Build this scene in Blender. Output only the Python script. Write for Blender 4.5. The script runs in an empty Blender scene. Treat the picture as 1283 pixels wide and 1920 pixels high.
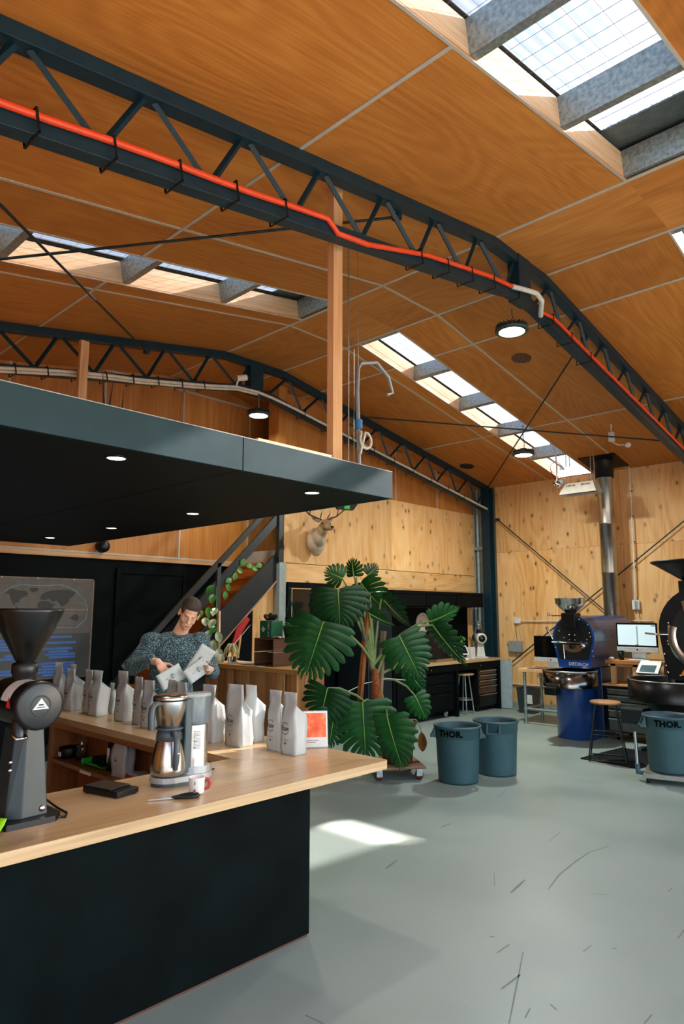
import bpy, math, random
from mathutils import Vector, Matrix, Euler

R = math.radians
random.seed(7)
scene = bpy.context.scene
COL = scene.collection

# ---------------------------------------------------------------- camera
cam_d = bpy.data.cameras.new('camera')
cam_d.sensor_fit = 'HORIZONTAL'; cam_d.sensor_width = 24.0
cam_d.lens = 1274.76 / 1283 * 24.0
cam_d.clip_start = .02; cam_d.clip_end = 500
cam = bpy.data.objects.new('camera', cam_d); COL.objects.link(cam)
_yaw, _pit, _rol = .8094962, .1470126, .00130308
_f = Vector((math.sin(_yaw)*math.cos(_pit), math.cos(_yaw)*math.cos(_pit), math.sin(_pit)))
_r = Vector((math.cos(_yaw), -math.sin(_yaw), 0)); _u = _r.cross(_f)
_r2 = math.cos(_rol)*_r + math.sin(_rol)*_u; _u2 = -math.sin(_rol)*_r + math.cos(_rol)*_u
_m = Matrix((_r2, _u2, -_f)).transposed().to_4x4(); _m.translation = (0, 0, 1.7)
cam.matrix_world = _m
scene.camera = cam

# ---------------------------------------------------------------- world, sun, exposure
scene.view_settings.view_transform = 'Standard'
scene.view_settings.look = 'None'
scene.view_settings.gamma = 1
scene.view_settings.use_curve_mapping = False
scene.view_settings.exposure = 0.55
SUN_FROM = Vector((1.73, -.57, 1.0)).normalized()
w = bpy.data.worlds.new('sky'); scene.world = w; w.use_nodes = True
nt = w.node_tree; nt.nodes.clear()
o_ = nt.nodes.new('ShaderNodeOutputWorld'); b_ = nt.nodes.new('ShaderNodeBackground'); s_ = nt.nodes.new('ShaderNodeTexSky')
s_.sky_type = 'NISHITA'; s_.sun_disc = False; s_.sun_elevation = math.asin(SUN_FROM.z); s_.sun_rotation = math.atan2(SUN_FROM.x, SUN_FROM.y)
s_.air_density = 1.0; s_.dust_density = 2.5; s_.ozone_density = 1.0
b_.inputs['Strength'].default_value = .95
nt.links.new(s_.outputs[0], b_.inputs[0]); nt.links.new(b_.outputs[0], o_.inputs[0])
sd = bpy.data.lights.new('sun', 'SUN'); sd.energy = 54.0; sd.angle = R(.9); sd.color = (1, .85, .78)
so = bpy.data.objects.new('sun', sd); COL.objects.link(so); so.rotation_euler = SUN_FROM.to_track_quat('Z', 'Y').to_euler()
def portal(loc, rot, sx, sy):
    d = bpy.data.lights.new('skylight_portal', 'AREA'); d.shape = 'RECTANGLE'; d.size = sx; d.size_y = sy
    d.cycles.is_portal = True
    o = bpy.data.objects.new('skylight_portal', d); COL.objects.link(o); o.location = loc; o.rotation_euler = rot
    return o
scene.cycles.use_denoising = True
scene.cycles.max_bounces = 10
scene.cycles.diffuse_bounces = 6
scene.cycles.transparent_max_bounces = 12
scene.cycles.sample_clamp_indirect = 8.0

# ---------------------------------------------------------------- materials
def lin(c):
    if isinstance(c, str):
        c = [int(c[i:i+2], 16)/255 for i in (0, 2, 4)]
    return tuple(((x/12.92) if x <= .04045 else ((x+.055)/1.055)**2.4) for x in c[:3]) + (1,)
MATS = {}
class NT:
    def __init__(s, m): s.t = m.node_tree
    def n(s, k, **kw):
        x = s.t.nodes.new('ShaderNode'+k)
        for a, b in kw.items():
            if a == 'inp':
                for i, v in b.items(): x.inputs[i].default_value = v
            else: setattr(x, a, b)
        return x
    def l(s, a, b): s.t.links.new(a, b)
def base(name):
    m = bpy.data.materials.new(name); m.use_nodes = True
    return m, NT(m), m.node_tree.nodes['Principled BSDF']
def ramp(n, stops, interp='LINEAR'):
    r = n.n('ValToRGB'); e = r.color_ramp.elements; r.color_ramp.interpolation = interp
    e[0].position, e[0].color = stops[0]; e[1].position, e[1].color = stops[-1]
    for p, c in stops[1:-1]:
        x = e.new(p); x.color = c
    return r
def mat(name, c, rough=.5, metal=0.0, var=.06, scale=12, bump=0.0, bscale=60, spec=.5, coat=0.0, trans=0.0, alpha=1.0):
    """plain painted / moulded / metal surface with slight mottling and optional fine relief"""
    if name in MATS: return MATS[name]
    m, n, p = base(name); c = lin(c)
    p.inputs['Roughness'].default_value = rough; p.inputs['Metallic'].default_value = metal
    p.inputs['Specular IOR Level'].default_value = spec
    if coat: p.inputs['Coat Weight'].default_value = coat
    if trans: p.inputs['Transmission Weight'].default_value = trans
    if alpha < 1: p.inputs['Alpha'].default_value = alpha
    tc = n.n('TexCoord')
    no = n.n('TexNoise', inp={'Scale': scale, 'Detail': 4.0}); n.l(tc.outputs['Object'], no.inputs['Vector'])
    lo = tuple(max(0, x*(1-2*var)) for x in c[:3])+(1,); hi = tuple(min(1, x*(1+2*var)) for x in c[:3])+(1,)
    r = ramp(n, [(.3, lo), (.7, hi)]); n.l(no.outputs['Fac'], r.inputs['Fac']); n.l(r.outputs[0], p.inputs['Base Color'])
    if bump:
        b2 = n.n('TexNoise', inp={'Scale': bscale, 'Detail': 3.0}); n.l(tc.outputs['Object'], b2.inputs['Vector'])
        bp = n.n('Bump', inp={'Strength': bump, 'Distance': .01}); n.l(b2.outputs['Fac'], bp.inputs['Height']); n.l(bp.outputs[0], p.inputs['Normal'])
    MATS[name] = m; return m
def emit(name, c, s):
    if name in MATS: return MATS[name]
    m, n, p = base(name); p.inputs['Base Color'].default_value = lin(c)
    p.inputs['Emission Color'].default_value = lin(c); p.inputs['Emission Strength'].default_value = s
    MATS[name] = m; return m
def wood(name, dark, mid, light, axis=0, freq=1.0, lines=38.0, rough=.55, knots=0.0, contrast=.5, coat=0.0, warp=.22):
    """sheet / sawn timber: contour lines of a stretched noise give cathedral grain; optional knots; varies per object"""
    if name in MATS: return MATS[name]
    m, n, p = base(name)
    tc = n.n('TexCoord'); oi = n.n('ObjectInfo')
    mu = n.n('Math', operation='MULTIPLY', inp={1: 57.0}); n.l(oi.outputs['Random'], mu.inputs[0])
    ad = n.n('VectorMath', operation='ADD'); n.l(tc.outputs['Object'], ad.inputs[0]); n.l(mu.outputs[0], ad.inputs[1])
    sc = [1.0*freq, 1.0*freq, 1.0*freq]; sc[axis] = warp*freq
    mp = n.n('Mapping', inp={'Scale': sc}); n.l(ad.outputs[0], mp.inputs[0])
    n1 = n.n('TexNoise', inp={'Scale': 1.6, 'Detail': 1.5, 'Roughness': .45}); n.l(mp.outputs[0], n1.inputs['Vector'])
    k = n.n('Math', operation='MULTIPLY', inp={1: lines}); n.l(n1.outputs['Fac'], k.inputs[0])
    si = n.n('Math', operation='SINE'); n.l(k.outputs[0], si.inputs[0])
    sc2 = [60.0]*3; sc2[axis] = 2.0
    mp2 = n.n('Mapping', inp={'Scale': sc2}); n.l(ad.outputs[0], mp2.inputs[0])
    n2 = n.n('TexNoise', inp={'Scale': 1.0, 'Detail': 5.0}); n.l(mp2.outputs[0], n2.inputs['Vector'])
    n3 = n.n('TexNoise', inp={'Scale': 1.1, 'Detail': 3.0}); n.l(mp.outputs[0], n3.inputs['Vector'])
    a = n.n('MapRange', inp={1: -1.0, 2: 1.0, 3: 0.0, 4: .19}); n.l(si.outputs[0], a.inputs[0])
    b = n.n('MapRange', inp={1: .25, 2: .75, 3: 0.0, 4: .44}); n.l(n2.outputs['Fac'], b.inputs[0])
    c = n.n('MapRange', inp={1: .3, 2: .7, 3: 0.0, 4: .42}); n.l(n3.outputs['Fac'], c.inputs[0])
    s1 = n.n('Math', operation='ADD'); n.l(a.outputs[0], s1.inputs[0]); n.l(b.outputs[0], s1.inputs[1])
    s2 = n.n('Math', operation='ADD'); n.l(s1.outputs[0], s2.inputs[0]); n.l(c.outputs[0], s2.inputs[1])
    r = ramp(n, [(.5-contrast*.5, lin(dark)), (.5, lin(mid)), (.5+contrast*.5, lin(light))]); n.l(s2.outputs[0], r.inputs['Fac'])
    hs = n.n('HueSaturation'); n.l(r.outputs[0], hs.inputs['Color'])
    vr = n.n('MapRange', inp={1: 0.0, 2: 1.0, 3: .86, 4: 1.12}); n.l(oi.outputs['Random'], vr.inputs[0]); n.l(vr.outputs[0], hs.inputs['Value'])
    out = hs.outputs[0]
    if knots:
        sk = [1.0]*3; sk[axis] = .62
        mk = n.n('Mapping', inp={'Scale': sk}); n.l(ad.outputs[0], mk.inputs[0])
        vo = n.n('TexVoronoi', inp={'Scale': 6.5, 'Randomness': 1.0}); n.l(mk.outputs[0], vo.inputs['Vector'])
        rk = ramp(n, [(.06, (1, 1, 1, 1)), (.11, (.45, .45, .45, 1)), (.26, (0, 0, 0, 1))]); n.l(vo.outputs['Distance'], rk.inputs['Fac'])
        mkx = n.n('Math', operation='MULTIPLY', inp={1: knots}); n.l(rk.outputs[0], mkx.inputs[0])
        mx = n.n('Mix', data_type='RGBA'); n.l(mkx.outputs[0], mx.inputs[0]); n.l(out, mx.inputs[6]); mx.inputs[7].default_value = lin('5a2f14')
        out = mx.outputs[2]
    n.l(out, p.inputs['Base Color'])
    p.inputs['Roughness'].default_value = rough
    if coat: p.inputs['Coat Weight'].default_value = coat; p.inputs['Coat Roughness'].default_value = .25
    bp = n.n('Bump', inp={'Strength': .12, 'Distance': .004}); n.l(n2.outputs['Fac'], bp.inputs['Height']); n.l(bp.outputs[0], p.inputs['Normal'])
    MATS[name] = m; return m

# ---------------------------------------------------------------- mesh builder
class MB:
    def __init__(s): s.v = []; s.f = []; s.sm = []; s.mi = []; s.m = 0; s.M = Matrix()
    def add(s, vs, fs, smooth=False):
        k = len(s.v); s.v += [tuple(s.M @ Vector(v)) for v in vs]
        for f in fs: s.f.append(tuple(i+k for i in f)); s.sm.append(smooth); s.mi.append(s.m)
        return s
    def box(s, c, d, rot=None):
        x, y, z = d[0]/2, d[1]/2, d[2]/2
        vs = [Vector((a*x, b*y, e*z)) for e in (-1, 1) for b in (-1, 1) for a in (-1, 1)]
        if rot is not None:
            q = rot.to_3x3() if isinstance(rot, Matrix) else Euler(rot).to_matrix(); vs = [q @ v for v in vs]
        c = Vector(c)
        return s.add([v+c for v in vs], [(0, 2, 3, 1), (4, 5, 7, 6), (0, 1, 5, 4), (2, 6, 7, 3), (0, 4, 6, 2), (1, 3, 7, 5)])
    def bb(s, x0, x1, y0, y1, z0, z1): return s.box(((x0+x1)/2, (y0+y1)/2, (z0+z1)/2), (x1-x0, y1-y0, z1-z0))
    def tube(s, pts, r, seg=8, caps=True, smooth=True, flat=1.0):
        pts = [Vector(p) for p in pts]; n = len(pts)
        rs = r if isinstance(r, (list, tuple)) else [r]*n
        t0 = (pts[1]-pts[0]).normalized(); ref = Vector((0, 0, 1)) if abs(t0.z) < .9 else Vector((1, 0, 0))
        u = t0.cross(ref).normalized(); vs = []; fs = []
        for i, p in enumerate(pts):
            t = (pts[min(i+1, n-1)]-pts[max(i-1, 0)]).normalized()
            u = (u-t*u.dot(t)).normalized(); w_ = t.cross(u)
            for j in range(seg):
                a = 2*math.pi*j/seg; vs.append(p+(u*math.cos(a)+w_*math.sin(a)*flat)*rs[i])
        for i in range(n-1):
            for j in range(seg):
                a, b = i*seg+j, i*seg+(j+1) % seg; fs.append((a, b, b+seg, a+seg))
        s.add(vs, fs, smooth)
        if caps:
            s.add(vs[:seg], [tuple(range(seg))[::-1]]); s.add(vs[-seg:], [tuple(range(seg))])
        return s
    def lathe(s, prof, c=(0, 0, 0), seg=32, smooth=True, a0=0.0, a1=2*math.pi, sy=1.0):
        full = abs(a1-a0-2*math.pi) < 1e-6; na = seg if full else seg+1; vs = []; fs = []
        for r, z in prof:
            for j in range(na):
                a = a0+(a1-a0)*j/seg; vs.append((c[0]+r*math.cos(a), c[1]+r*math.sin(a)*sy, c[2]+z))
        for i in range(len(prof)-1):
            for j in range(seg):
                a, b = i*na+j, i*na+(j+1) % na; fs.append((a, b, b+na, a+na))
        return s.add(vs, fs, smooth)
    def cyl(s, c, r, z0, z1, seg=24, r1=None, smooth=True):
        r1 = r if r1 is None else r1
        s.lathe([(r, z0), (r1, z1)], c, seg, smooth)
        s.lathe([(1e-5, z0), (r, z0)][::-1], c, seg, False); s.lathe([(r1, z1), (1e-5, z1)], c, seg, False); return s
    def ell(s, c, r, M=None, seg=16, rings=10):
        vs = []; fs = []; M = M or Matrix()
        for i in range(rings+1):
            th = math.pi*i/rings
            for j in range(seg):
                a = 2*math.pi*j/seg
                vs.append(M.to_3x3() @ Vector((r[0]*math.sin(th)*math.cos(a), r[1]*math.sin(th)*math.sin(a), r[2]*math.cos(th)))+Vector(c))
        for i in range(rings):
            for j in range(seg):
                a, b = i*seg+j, i*seg+(j+1) % seg; fs.append((a, a+seg, b+seg, b))
        return s.add(vs, fs, True)
    def prism(s, poly, z0, z1, smooth=False):
        """2-D outline in local XY pushed from z0 to z1"""
        n = len(poly); vs = [(x, y, z0) for x, y in poly]+[(x, y, z1) for x, y in poly]
        s.add(vs, [(i, (i+1) % n, (i+1) % n+n, i+n) for i in range(n)], smooth)
        s.add(vs[:n], [tuple(range(n))[::-1]]); return s.add(vs[n:], [tuple(range(n))])
    def grid(s, fn, nu, nv, smooth=True):
        vs = [fn(i/nu, j/nv) for i in range(nu+1) for j in range(nv+1)]
        fs = [(i*(nv+1)+j, (i+1)*(nv+1)+j, (i+1)*(nv+1)+j+1, i*(nv+1)+j+1) for i in range(nu) for j in range(nv)]
        return s.add(vs, fs, smooth)
    def mesh(s, name, mats):
        me = bpy.data.meshes.new(name); me.from_pydata(s.v, [], s.f)
        me.polygons.foreach_set('use_smooth', s.sm); me.polygons.foreach_set('material_index', s.mi)
        for m in (mats if isinstance(mats, (list, tuple)) else [mats]): me.materials.append(m)
        me.update(); return me
def tag(o, label=None, cat=None, group=None, kind=None):
    for k, v in (('label', label), ('category', cat), ('group', group), ('kind', kind)):
        if v: o[k] = v
    return o
def O(name, mb, m, parent=None, label=None, cat=None, group=None, kind=None, bevel=0, loc=None, rot=None, solid=0, sub=0, remesh=0):
    me = mb if isinstance(mb, bpy.types.Mesh) else mb.mesh(name, m)
    o = bpy.data.objects.new(name, me); COL.objects.link(o); o.parent = parent
    if loc is not None: o.location = loc
    if rot is not None: o.rotation_euler = rot
    if solid:
        x = o.modifiers.new('solid', 'SOLIDIFY'); x.thickness = solid; x.offset = 0
    if remesh:
        x = o.modifiers.new('remesh', 'REMESH'); x.mode = 'VOXEL'; x.voxel_size = remesh; x.use_smooth_shade = True
        x = o.modifiers.new('smooth', 'SMOOTH'); x.iterations = 6; x.factor = .5
    if bevel:
        x = o.modifiers.new('bevel', 'BEVEL'); x.width = bevel; x.segments = 2; x.limit_method = 'ANGLE'; x.angle_limit = R(40)
    if sub:
        x = o.modifiers.new('sub', 'SUBSURF'); x.levels = sub; x.render_levels = sub
    return tag(o, label, cat, group, kind)
def E(name, loc=(0, 0, 0), rz=0, label=None, cat=None, group=None, kind=None, rot=None):
    o = bpy.data.objects.new(name, None); COL.objects.link(o); o.location = loc; o.rotation_euler = rot or (0, 0, rz)
    o.empty_display_size = .1
    return tag(o, label, cat, group, kind)
def copy_tree(o, parent=None):
    c = o.copy(); COL.objects.link(c); c.parent = parent
    for ch in list(o.children): copy_tree(ch, c)
    return c
TXT = {}
def text(name, s, size, m, parent, loc, rot, extrude=.0006, align='CENTER', sx=1.0, label=None):
    key = (s, size, m.name, extrude, align)
    if key not in TXT:
        d = bpy.data.curves.new('text_outline', 'FONT'); d.body = s; d.size = size; d.extrude = extrude; d.align_x = align; d.align_y = 'CENTER'; d.resolution_u = 3
        t_ = bpy.data.objects.new('text_outline', d); COL.objects.link(t_); bpy.context.view_layer.update()
        me = bpy.data.meshes.new_from_object(t_.evaluated_get(bpy.context.evaluated_depsgraph_get())); me.materials.clear(); me.materials.append(m)
        bpy.data.objects.remove(t_); bpy.data.curves.remove(d); TXT[key] = me
    o = bpy.data.objects.new(name, TXT[key]); COL.objects.link(o); o.parent = parent; o.location = loc; o.rotation_euler = rot
    o.scale = (sx, 1, 1)
    return tag(o, label)
def frame(x, y, z=None):
    """rotation matrix whose columns are the given X, Y (and Z) axes"""
    x = Vector(x).normalized(); y = Vector(y); y = (y-x*y.dot(x)).normalized(); z = x.cross(y)
    return Matrix((x, y, z)).transposed().to_4x4()

# shared materials
LUAN = wood('luan_plywood', '9c5c22', 'ba742e', 'cd8a3e', axis=0, freq=1.0, lines=105, rough=.5, contrast=.85, warp=.26)
LUANY = wood('luan_plywood_lengthwise', '9a5d26', 'b87634', 'cb8c46', axis=1, freq=1.0, lines=90, rough=.5, contrast=.85, warp=.2)
LUANZ = wood('luan_plywood_upright', '9a5b26', 'b97737', 'cf904c', axis=2, freq=1.0, lines=60, rough=.5, contrast=.8, warp=.16)
PINE = wood('pine_plywood', 'c48642', 'dcaa6c', 'e8c08c', axis=2, freq=1.2, lines=70, rough=.6, knots=1.0, contrast=.8, warp=.22)
PINEX = wood('pine_plywood_sideways', 'c48642', 'dcaa6c', 'e8c08c', axis=0, freq=1.2, lines=70, rough=.6, knots=1.0, contrast=.8, warp=.2)
TIMBER = wood('sawn_timber', 'c08a55', 'd9a673', 'e6bd90', axis=2, freq=3, lines=30, rough=.6, contrast=.7, warp=.12)
TIMBERX = wood('sawn_timber_sideways', 'c08a55', 'd9a673', 'e6bd90', axis=0, freq=3, lines=30, rough=.6, contrast=.7, warp=.12)
OAK = wood('pale_oak_top', '96764c', 'b6976c', 'c9ad86', axis=0, freq=2.4, lines=24, rough=.32, contrast=.75, warp=.12, coat=.25)
OAKY = wood('pale_oak_top_lengthwise', '96764c', 'b6976c', 'c9ad86', axis=1, freq=2.4, lines=24, rough=.32, contrast=.75, warp=.12, coat=.25)
STRIP = mat('joint_strip_white', 'b9b2a4', .5, var=.03)
NAVY = mat('navy_steel_paint', '0f2d38', .42, var=.08, spec=.3)
BLACK = mat('black_paint', '040a0b', .65, var=.2, scale=4, spec=.08)
BLACKM = mat('black_metal', '080d0e', .45, var=.15, spec=.3)
GALV = mat('galvanised_steel', '98a3a3', .45, metal=.75, var=.16, scale=35, bump=.06)
STEEL = mat('brushed_steel', 'c4c2bd', .24, metal=1.0, var=.05, scale=30)
CHROME = mat('chrome', 'd8d8d8', .1, metal=1.0, var=.02)
WHITEP = mat('white_plastic', 'd9d9d5', .45, var=.03)
GREYP = mat('grey_plastic', '8b9294', .5, var=.05)
BLACKP = mat('black_plastic', '080b0c', .4, var=.12, spec=.3)
# ================================================================ the building shell
SL = .1745; XA, XB, ZR = 5.06, 6.02, 5.04; XW, XL = 11.4, -1.6; YB, YF = 8.2, -3.2
AL = math.atan(SL); CA = math.cos(AL)
def cz(x): return ZR-SL*max(0, XA-x, x-XB)
SKY = ((1.0, 1.75), (4.85, 5.45))

# ---- floor: painted concrete
def floor_mat():
    m, n, p = base('painted_concrete_floor')
    tc = n.n('TexCoord')
    a = n.n('TexNoise', inp={'Scale': .7, 'Detail': 6.0, 'Roughness': .6}); n.l(tc.outputs['Object'], a.inputs['Vector'])
    r = ramp(n, [(.3, lin('7c8c85')), (.52, lin('87958e')), (.72, lin('909b95'))]); n.l(a.outputs['Fac'], r.inputs['Fac'])
    # scuffs and tyre rubs: thin stretched dark marks, and small specks
    w1 = n.n('TexNoise', inp={'Scale': 2.2, 'Detail': 2.0}); n.l(tc.outputs['Object'], w1.inputs['Vector'])
    v = n.n('TexVoronoi', inp={'Scale': 9.0}); v.feature = 'F1'; n.l(tc.outputs['Object'], v.inputs['Vector'])
    rs = ramp(n, [(.018, (1, 1, 1, 1)), (.03, (0, 0, 0, 1))]); n.l(v.outputs['Distance'], rs.inputs['Fac'])
    mp = n.n('Mapping', inp={'Scale': (3.0, 26.0, 1.0), 'Rotation': (0, 0, .9)}); n.l(tc.outputs['Object'], mp.inputs[0])
    st = n.n('TexNoise', inp={'Scale': 3.0, 'Detail': 5.0, 'Roughness': .7}); n.l(mp.outputs[0], st.inputs['Vector'])
    r2 = ramp(n, [(.68, (0, 0, 0, 1)), (.8, (1, 1, 1, 1))]); n.l(st.outputs['Fac'], r2.inputs['Fac'])
    mxa = n.n('Math', operation='MAXIMUM'); n.l(rs.outputs[0], mxa.inputs[0])
    q = n.n('Math', operation='MULTIPLY', inp={1: .35}); n.l(r2.outputs[0], q.inputs[0]); n.l(q.outputs[0], mxa.inputs[1])
    g = n.n('Math', operation='MULTIPLY'); n.l(mxa.outputs[0], g.inputs[0]); n.l(w1.outputs['Fac'], g.inputs[1])
    mx = n.n('Mix', data_type='RGBA'); n.l(g.outputs[0], mx.inputs[0]); n.l(r.outputs[0], mx.inputs[6]); mx.inputs[7].default_value = lin('3d4542')
    n.l(mx.outputs[2], p.inputs['Base Color'])
    rr = n.n('MapRange', inp={1: .3, 2: .7, 3: .36, 4: .55}); n.l(a.outputs['Fac'], rr.inputs[0]); n.l(rr.outputs[0], p.inputs['Roughness'])
    return m
O('floor', MB().bb(XL-.1, XW+.1, YF, YB+.3, -.15, 0), floor_mat(), kind='structure', label='pale grey-green painted concrete floor with scuffs')
O('ground', MB().bb(-70, 70, -70, 70, -.35, -.16), mat('forecourt_concrete', '585653', .8, var=.1, scale=1.5), kind='structure', label='concrete forecourt outside the open doorway')
# scuffs on the floor with a shape of their own
SCUFF = mat('rubber_scuff', '68756f', .7)
def scuff(pts, wdt):
    mb = MB(); P = [Vector(p) for p in pts]; n_ = len(P); vs = []
    for i, p in enumerate(P):
        t = (P[min(i+1, n_-1)]-P[max(i-1, 0)]).normalized(); q = Vector((-t.y, t.x)); ww = .6*wdt*(.25+.75*math.sin(math.pi*(i+.5)/n_))
        vs += [(p.x+q.x*ww, p.y+q.y*ww, .0006), (p.x-q.x*ww, p.y-q.y*ww, .0006)]
    mb.add(vs, [(2*i, 2*i+1, 2*i+3, 2*i+2) for i in range(n_-1)])
    return mb
FLOOR = bpy.data.objects['floor']
for pts, wd in [([(4.16, 2.19), (4.43, 2.25), (4.74, 2.28), (4.98, 2.29), (5.22, 2.24)], 0.009), ([(4.71, 3.39), (4.79, 3.4), (4.86, 3.39)], 0.012), ([(3.72, 3.14), (3.8, 3.16), (3.91, 3.19)], 0.016), ([(3.95, 2.33), (4.07, 2.35), (4.2, 2.37)], 0.014), ([(4.17, 2.58), (3.98, 2.46)], 0.004), ([(3.24, 2.0), (3.36, 2.0)], 0.008), ([(2.75, 1.65), (3.07, 1.79), (3.34, 1.91)], 0.006), ([(2.96, 1.81), (3.13, 1.81)], 0.01), ([(5.01, 2.61), (5.26, 2.65)], 0.005), ([(2.2, 2.31), (2.21, 2.21)], 0.008), ([(4.04, 1.39), (4.17, 1.4)], 0.008), ([(3.55, 1.69), (3.65, 1.69)], 0.005), ([(3.14, 1.24), (3.23, 1.24)], 0.007), ([(3.69, 1.6), (3.7, 1.58)], 0.01), ([(3.37, 2.12), (3.38, 2.1)], 0.012), ([(4.64, 1.64), (4.72, 1.64)], 0.007), ([(2.83, 1.62), (2.91, 1.64)], 0.006), ([(3.0, 1.59), (2.98, 1.55)], 0.007), ([(5.85, 3.54), (6.14, 3.63)], 0.005), ([(4.29, 1.96), (4.34, 1.89)], 0.004)]:
    O('scuff_mark', scuff(pts, wd), SCUFF, FLOOR)

# ---- ceiling: plywood sheets, joint strips, purlins, skylights
ceil = E('ceiling', kind='structure', label='plywood lined pitched ceiling with pale joint strips')
TH = .012
def panel(side, x0, x1, y0, y1, par, m=None, g=.0):
    """one sheet on the left slope (L), flat ridge (F) or right slope (R)"""
    xm, ym = (x0+x1)/2, (y0+y1)/2; ang = {'L': -AL, 'F': 0, 'R': AL}[side]
    ln = (x1-x0)/math.cos(ang)-g; z = cz(xm)+TH/2
    return O('panel', MB().box((0, 0, 0), (ln, y1-y0-g, TH)), m or LUAN, par, loc=(xm, ym, z), rot=(0, ang, 0))
def xstrip(side, x0, x1, y, par, wd=.026):
    ang = {'L': -AL, 'F': 0, 'R': AL}[side]; xm = (x0+x1)/2
    O('joint_strip', MB().box((0, 0, 0), ((x1-x0)/math.cos(ang), wd, .006)), STRIP, par, loc=(xm, y, cz(xm)-.003), rot=(0, ang, 0))
def ystrip(x, y0, y1, par, wd=.03):
    ang = -AL if x < XA-.01 else (AL if x > XB+.01 else 0)
    O('joint_strip', MB().box((0, 0, 0), (wd, y1-y0, .006)), STRIP, par, loc=(x, (y0+y1)/2, cz(x)-.004), rot=(0, ang, 0))
YJ = (YF, -1.0, 1.0, 1.75, 2.96, 4.25, 4.85, 5.45, 5.68, 6.91, YB)
XJL = (XL, .27, 2.67, XA); XJR = (XB, 6.75, 9.22, XW)
def insky(y0, y1): return any(abs(a-y0) < .01 and abs(b-y1) < .01 for a, b in SKY)
for y0, y1 in zip(YJ[:-1], YJ[1:]):
    panel('F', XA, XB, y0, y1, ceil, LUANY)
    if insky(y0, y1):
        continue
    for x0, x1 in zip(XJL[:-1], XJL[1:]): panel('L', x0, x1, y0, y1, ceil)
    for x0, x1 in zip(XJR[:-1], XJR[1:]): panel('R', x0, x1, y0, y1, ceil)
SEGY = ((YF, 1.0), (1.75, 4.85), (5.45, YB))
for a, b in SEGY:
    for x in (.27, 2.67): ystrip(x, a, b, ceil)
    for x in (6.75, 9.22): ystrip(x, a, b, ceil)
for x in (XA, XB): ystrip(x, YF, YB, ceil, .034)
for y in (4.25, 5.68):
    xstrip('L', XL, XA, y, ceil); xstrip('F', XA, XB, y, ceil); xstrip('R', XB, XW, y, ceil)
for a, b in SKY:
    for y in (a-.008, b+.008):
        xstrip('L', XL, XA, y, ceil, .018); xstrip('R', XB, XW, y, ceil, .018)
# roof deck above the sheets, open over the skylights; galvanised purlins; timber linings
DECK = mat('roof_sheet_metal', '6f7878', .5, metal=.6, var=.1)
UP = .26
def slab(side, x0, x1, y0, y1, up, th, m, name, par):
    ang = {'L': -AL, 'F': 0, 'R': AL}[side]; xm = (x0+x1)/2
    return O(name, MB().box((0, 0, 0), ((x1-x0)/math.cos(ang), y1-y0, th)), m, par, loc=(xm, (y0+y1)/2, cz(xm)+up), rot=(0, ang, 0))
for a, b in SEGY:
    slab('L', XL-.3, XA, a, b, UP, .012, DECK, 'roof_sheet', ceil); slab('R', XB, XW+.3, a, b, UP, .012, DECK, 'roof_sheet', ceil)
slab('F', XA-.02, XB+.02, YF, YB, UP, .012, DECK, 'roof_sheet', ceil)
LINE = wood('skylight_lining', 'b98a5c', 'd2ab80', 'e4c7a2', axis=0, freq=2, lines=20, rough=.7, contrast=.7, warp=.1)
PURL = [XA-.06-1.085*i for i in range(6)]+[XB+.02+1.09*i for i in range(5)]
for x in PURL:   # cold-formed C purlins, whole length of the roof
    ang = -AL if x < 5.5 else AL; s = -1 if x < 5.5 else 1
    mb = MB(); L = YB-YF
    for c, d in (((0, 0, .1), (.004, L, .2)), ((.035, 0, .002), (.07, L, .004)), ((.035, 0, .198), (.07, L, .004)), ((.068, 0, .012), (.004, L, .02)), ((.068, 0, .188), (.004, L, .02))):
        mb.box((c[0], c[1], c[2]), d)
    O('purlin', mb, GALV, ceil, loc=(x, (YF+YB)/2, cz(x)+TH+.002), rot=(0, ang, 0))
for a, b in SKY:
    for x0, x1, sd_ in ((XL, XA-.02, 'L'), (XB+.02, XW, 'R')):
        ang = -AL if sd_ == 'L' else AL; xm = (x0+x1)/2
        for y in (a-.012, b+.012):
            O('skylight_lining', MB().box((0, 0, 0), ((x1-x0)/CA, .02, .2)), LINE, ceil, loc=(xm, y, cz(xm)+TH+.1), rot=(0, ang, 0))
# skylights: ribbed translucent sheet and a safety net of wire above the purlins
def ribbed_mat():
    m = bpy.data.materials.new('translucent_ribbed_sheet'); m.use_nodes = True; n = NT(m); n.t.nodes.clear()
    o = n.n('OutputMaterial'); tr = n.n('BsdfTransparent'); tr.inputs[0].default_value = (.36, .38, .4, 1)
    tl = n.n('BsdfTranslucent'); tl.inputs[0].default_value = (.07, .074, .078, 1)
    gl = n.n('BsdfDiffuse'); gl.inputs[0].default_value = (.4, .43, .46, 1)
    tc = n.n('TexCoord'); no = n.n('TexNoise', inp={'Scale': 3.0, 'Detail': 6.0}); n.l(tc.outputs['Object'], no.inputs['Vector'])
    mr = n.n('MapRange', inp={1: .3, 2: .7, 3: .35, 4: .55}); n.l(no.outputs['Fac'], mr.inputs[0])
    m1 = n.n('MixShader'); n.l(mr.outputs[0], m1.inputs[0]); n.l(tl.outputs[0], m1.inputs[1]); n.l(tr.outputs[0], m1.inputs[2])
    m2 = n.n('MixShader', inp={0: .1}); n.l(m1.outputs[0], m2.inputs[1]); n.l(gl.outputs[0], m2.inputs[2]); n.l(m2.outputs[0], o.inputs[0])
    return m
RIB = ribbed_mat(); WIRE = mat('net_wire', '6d7476', .5, metal=.6)
k = 0
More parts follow.
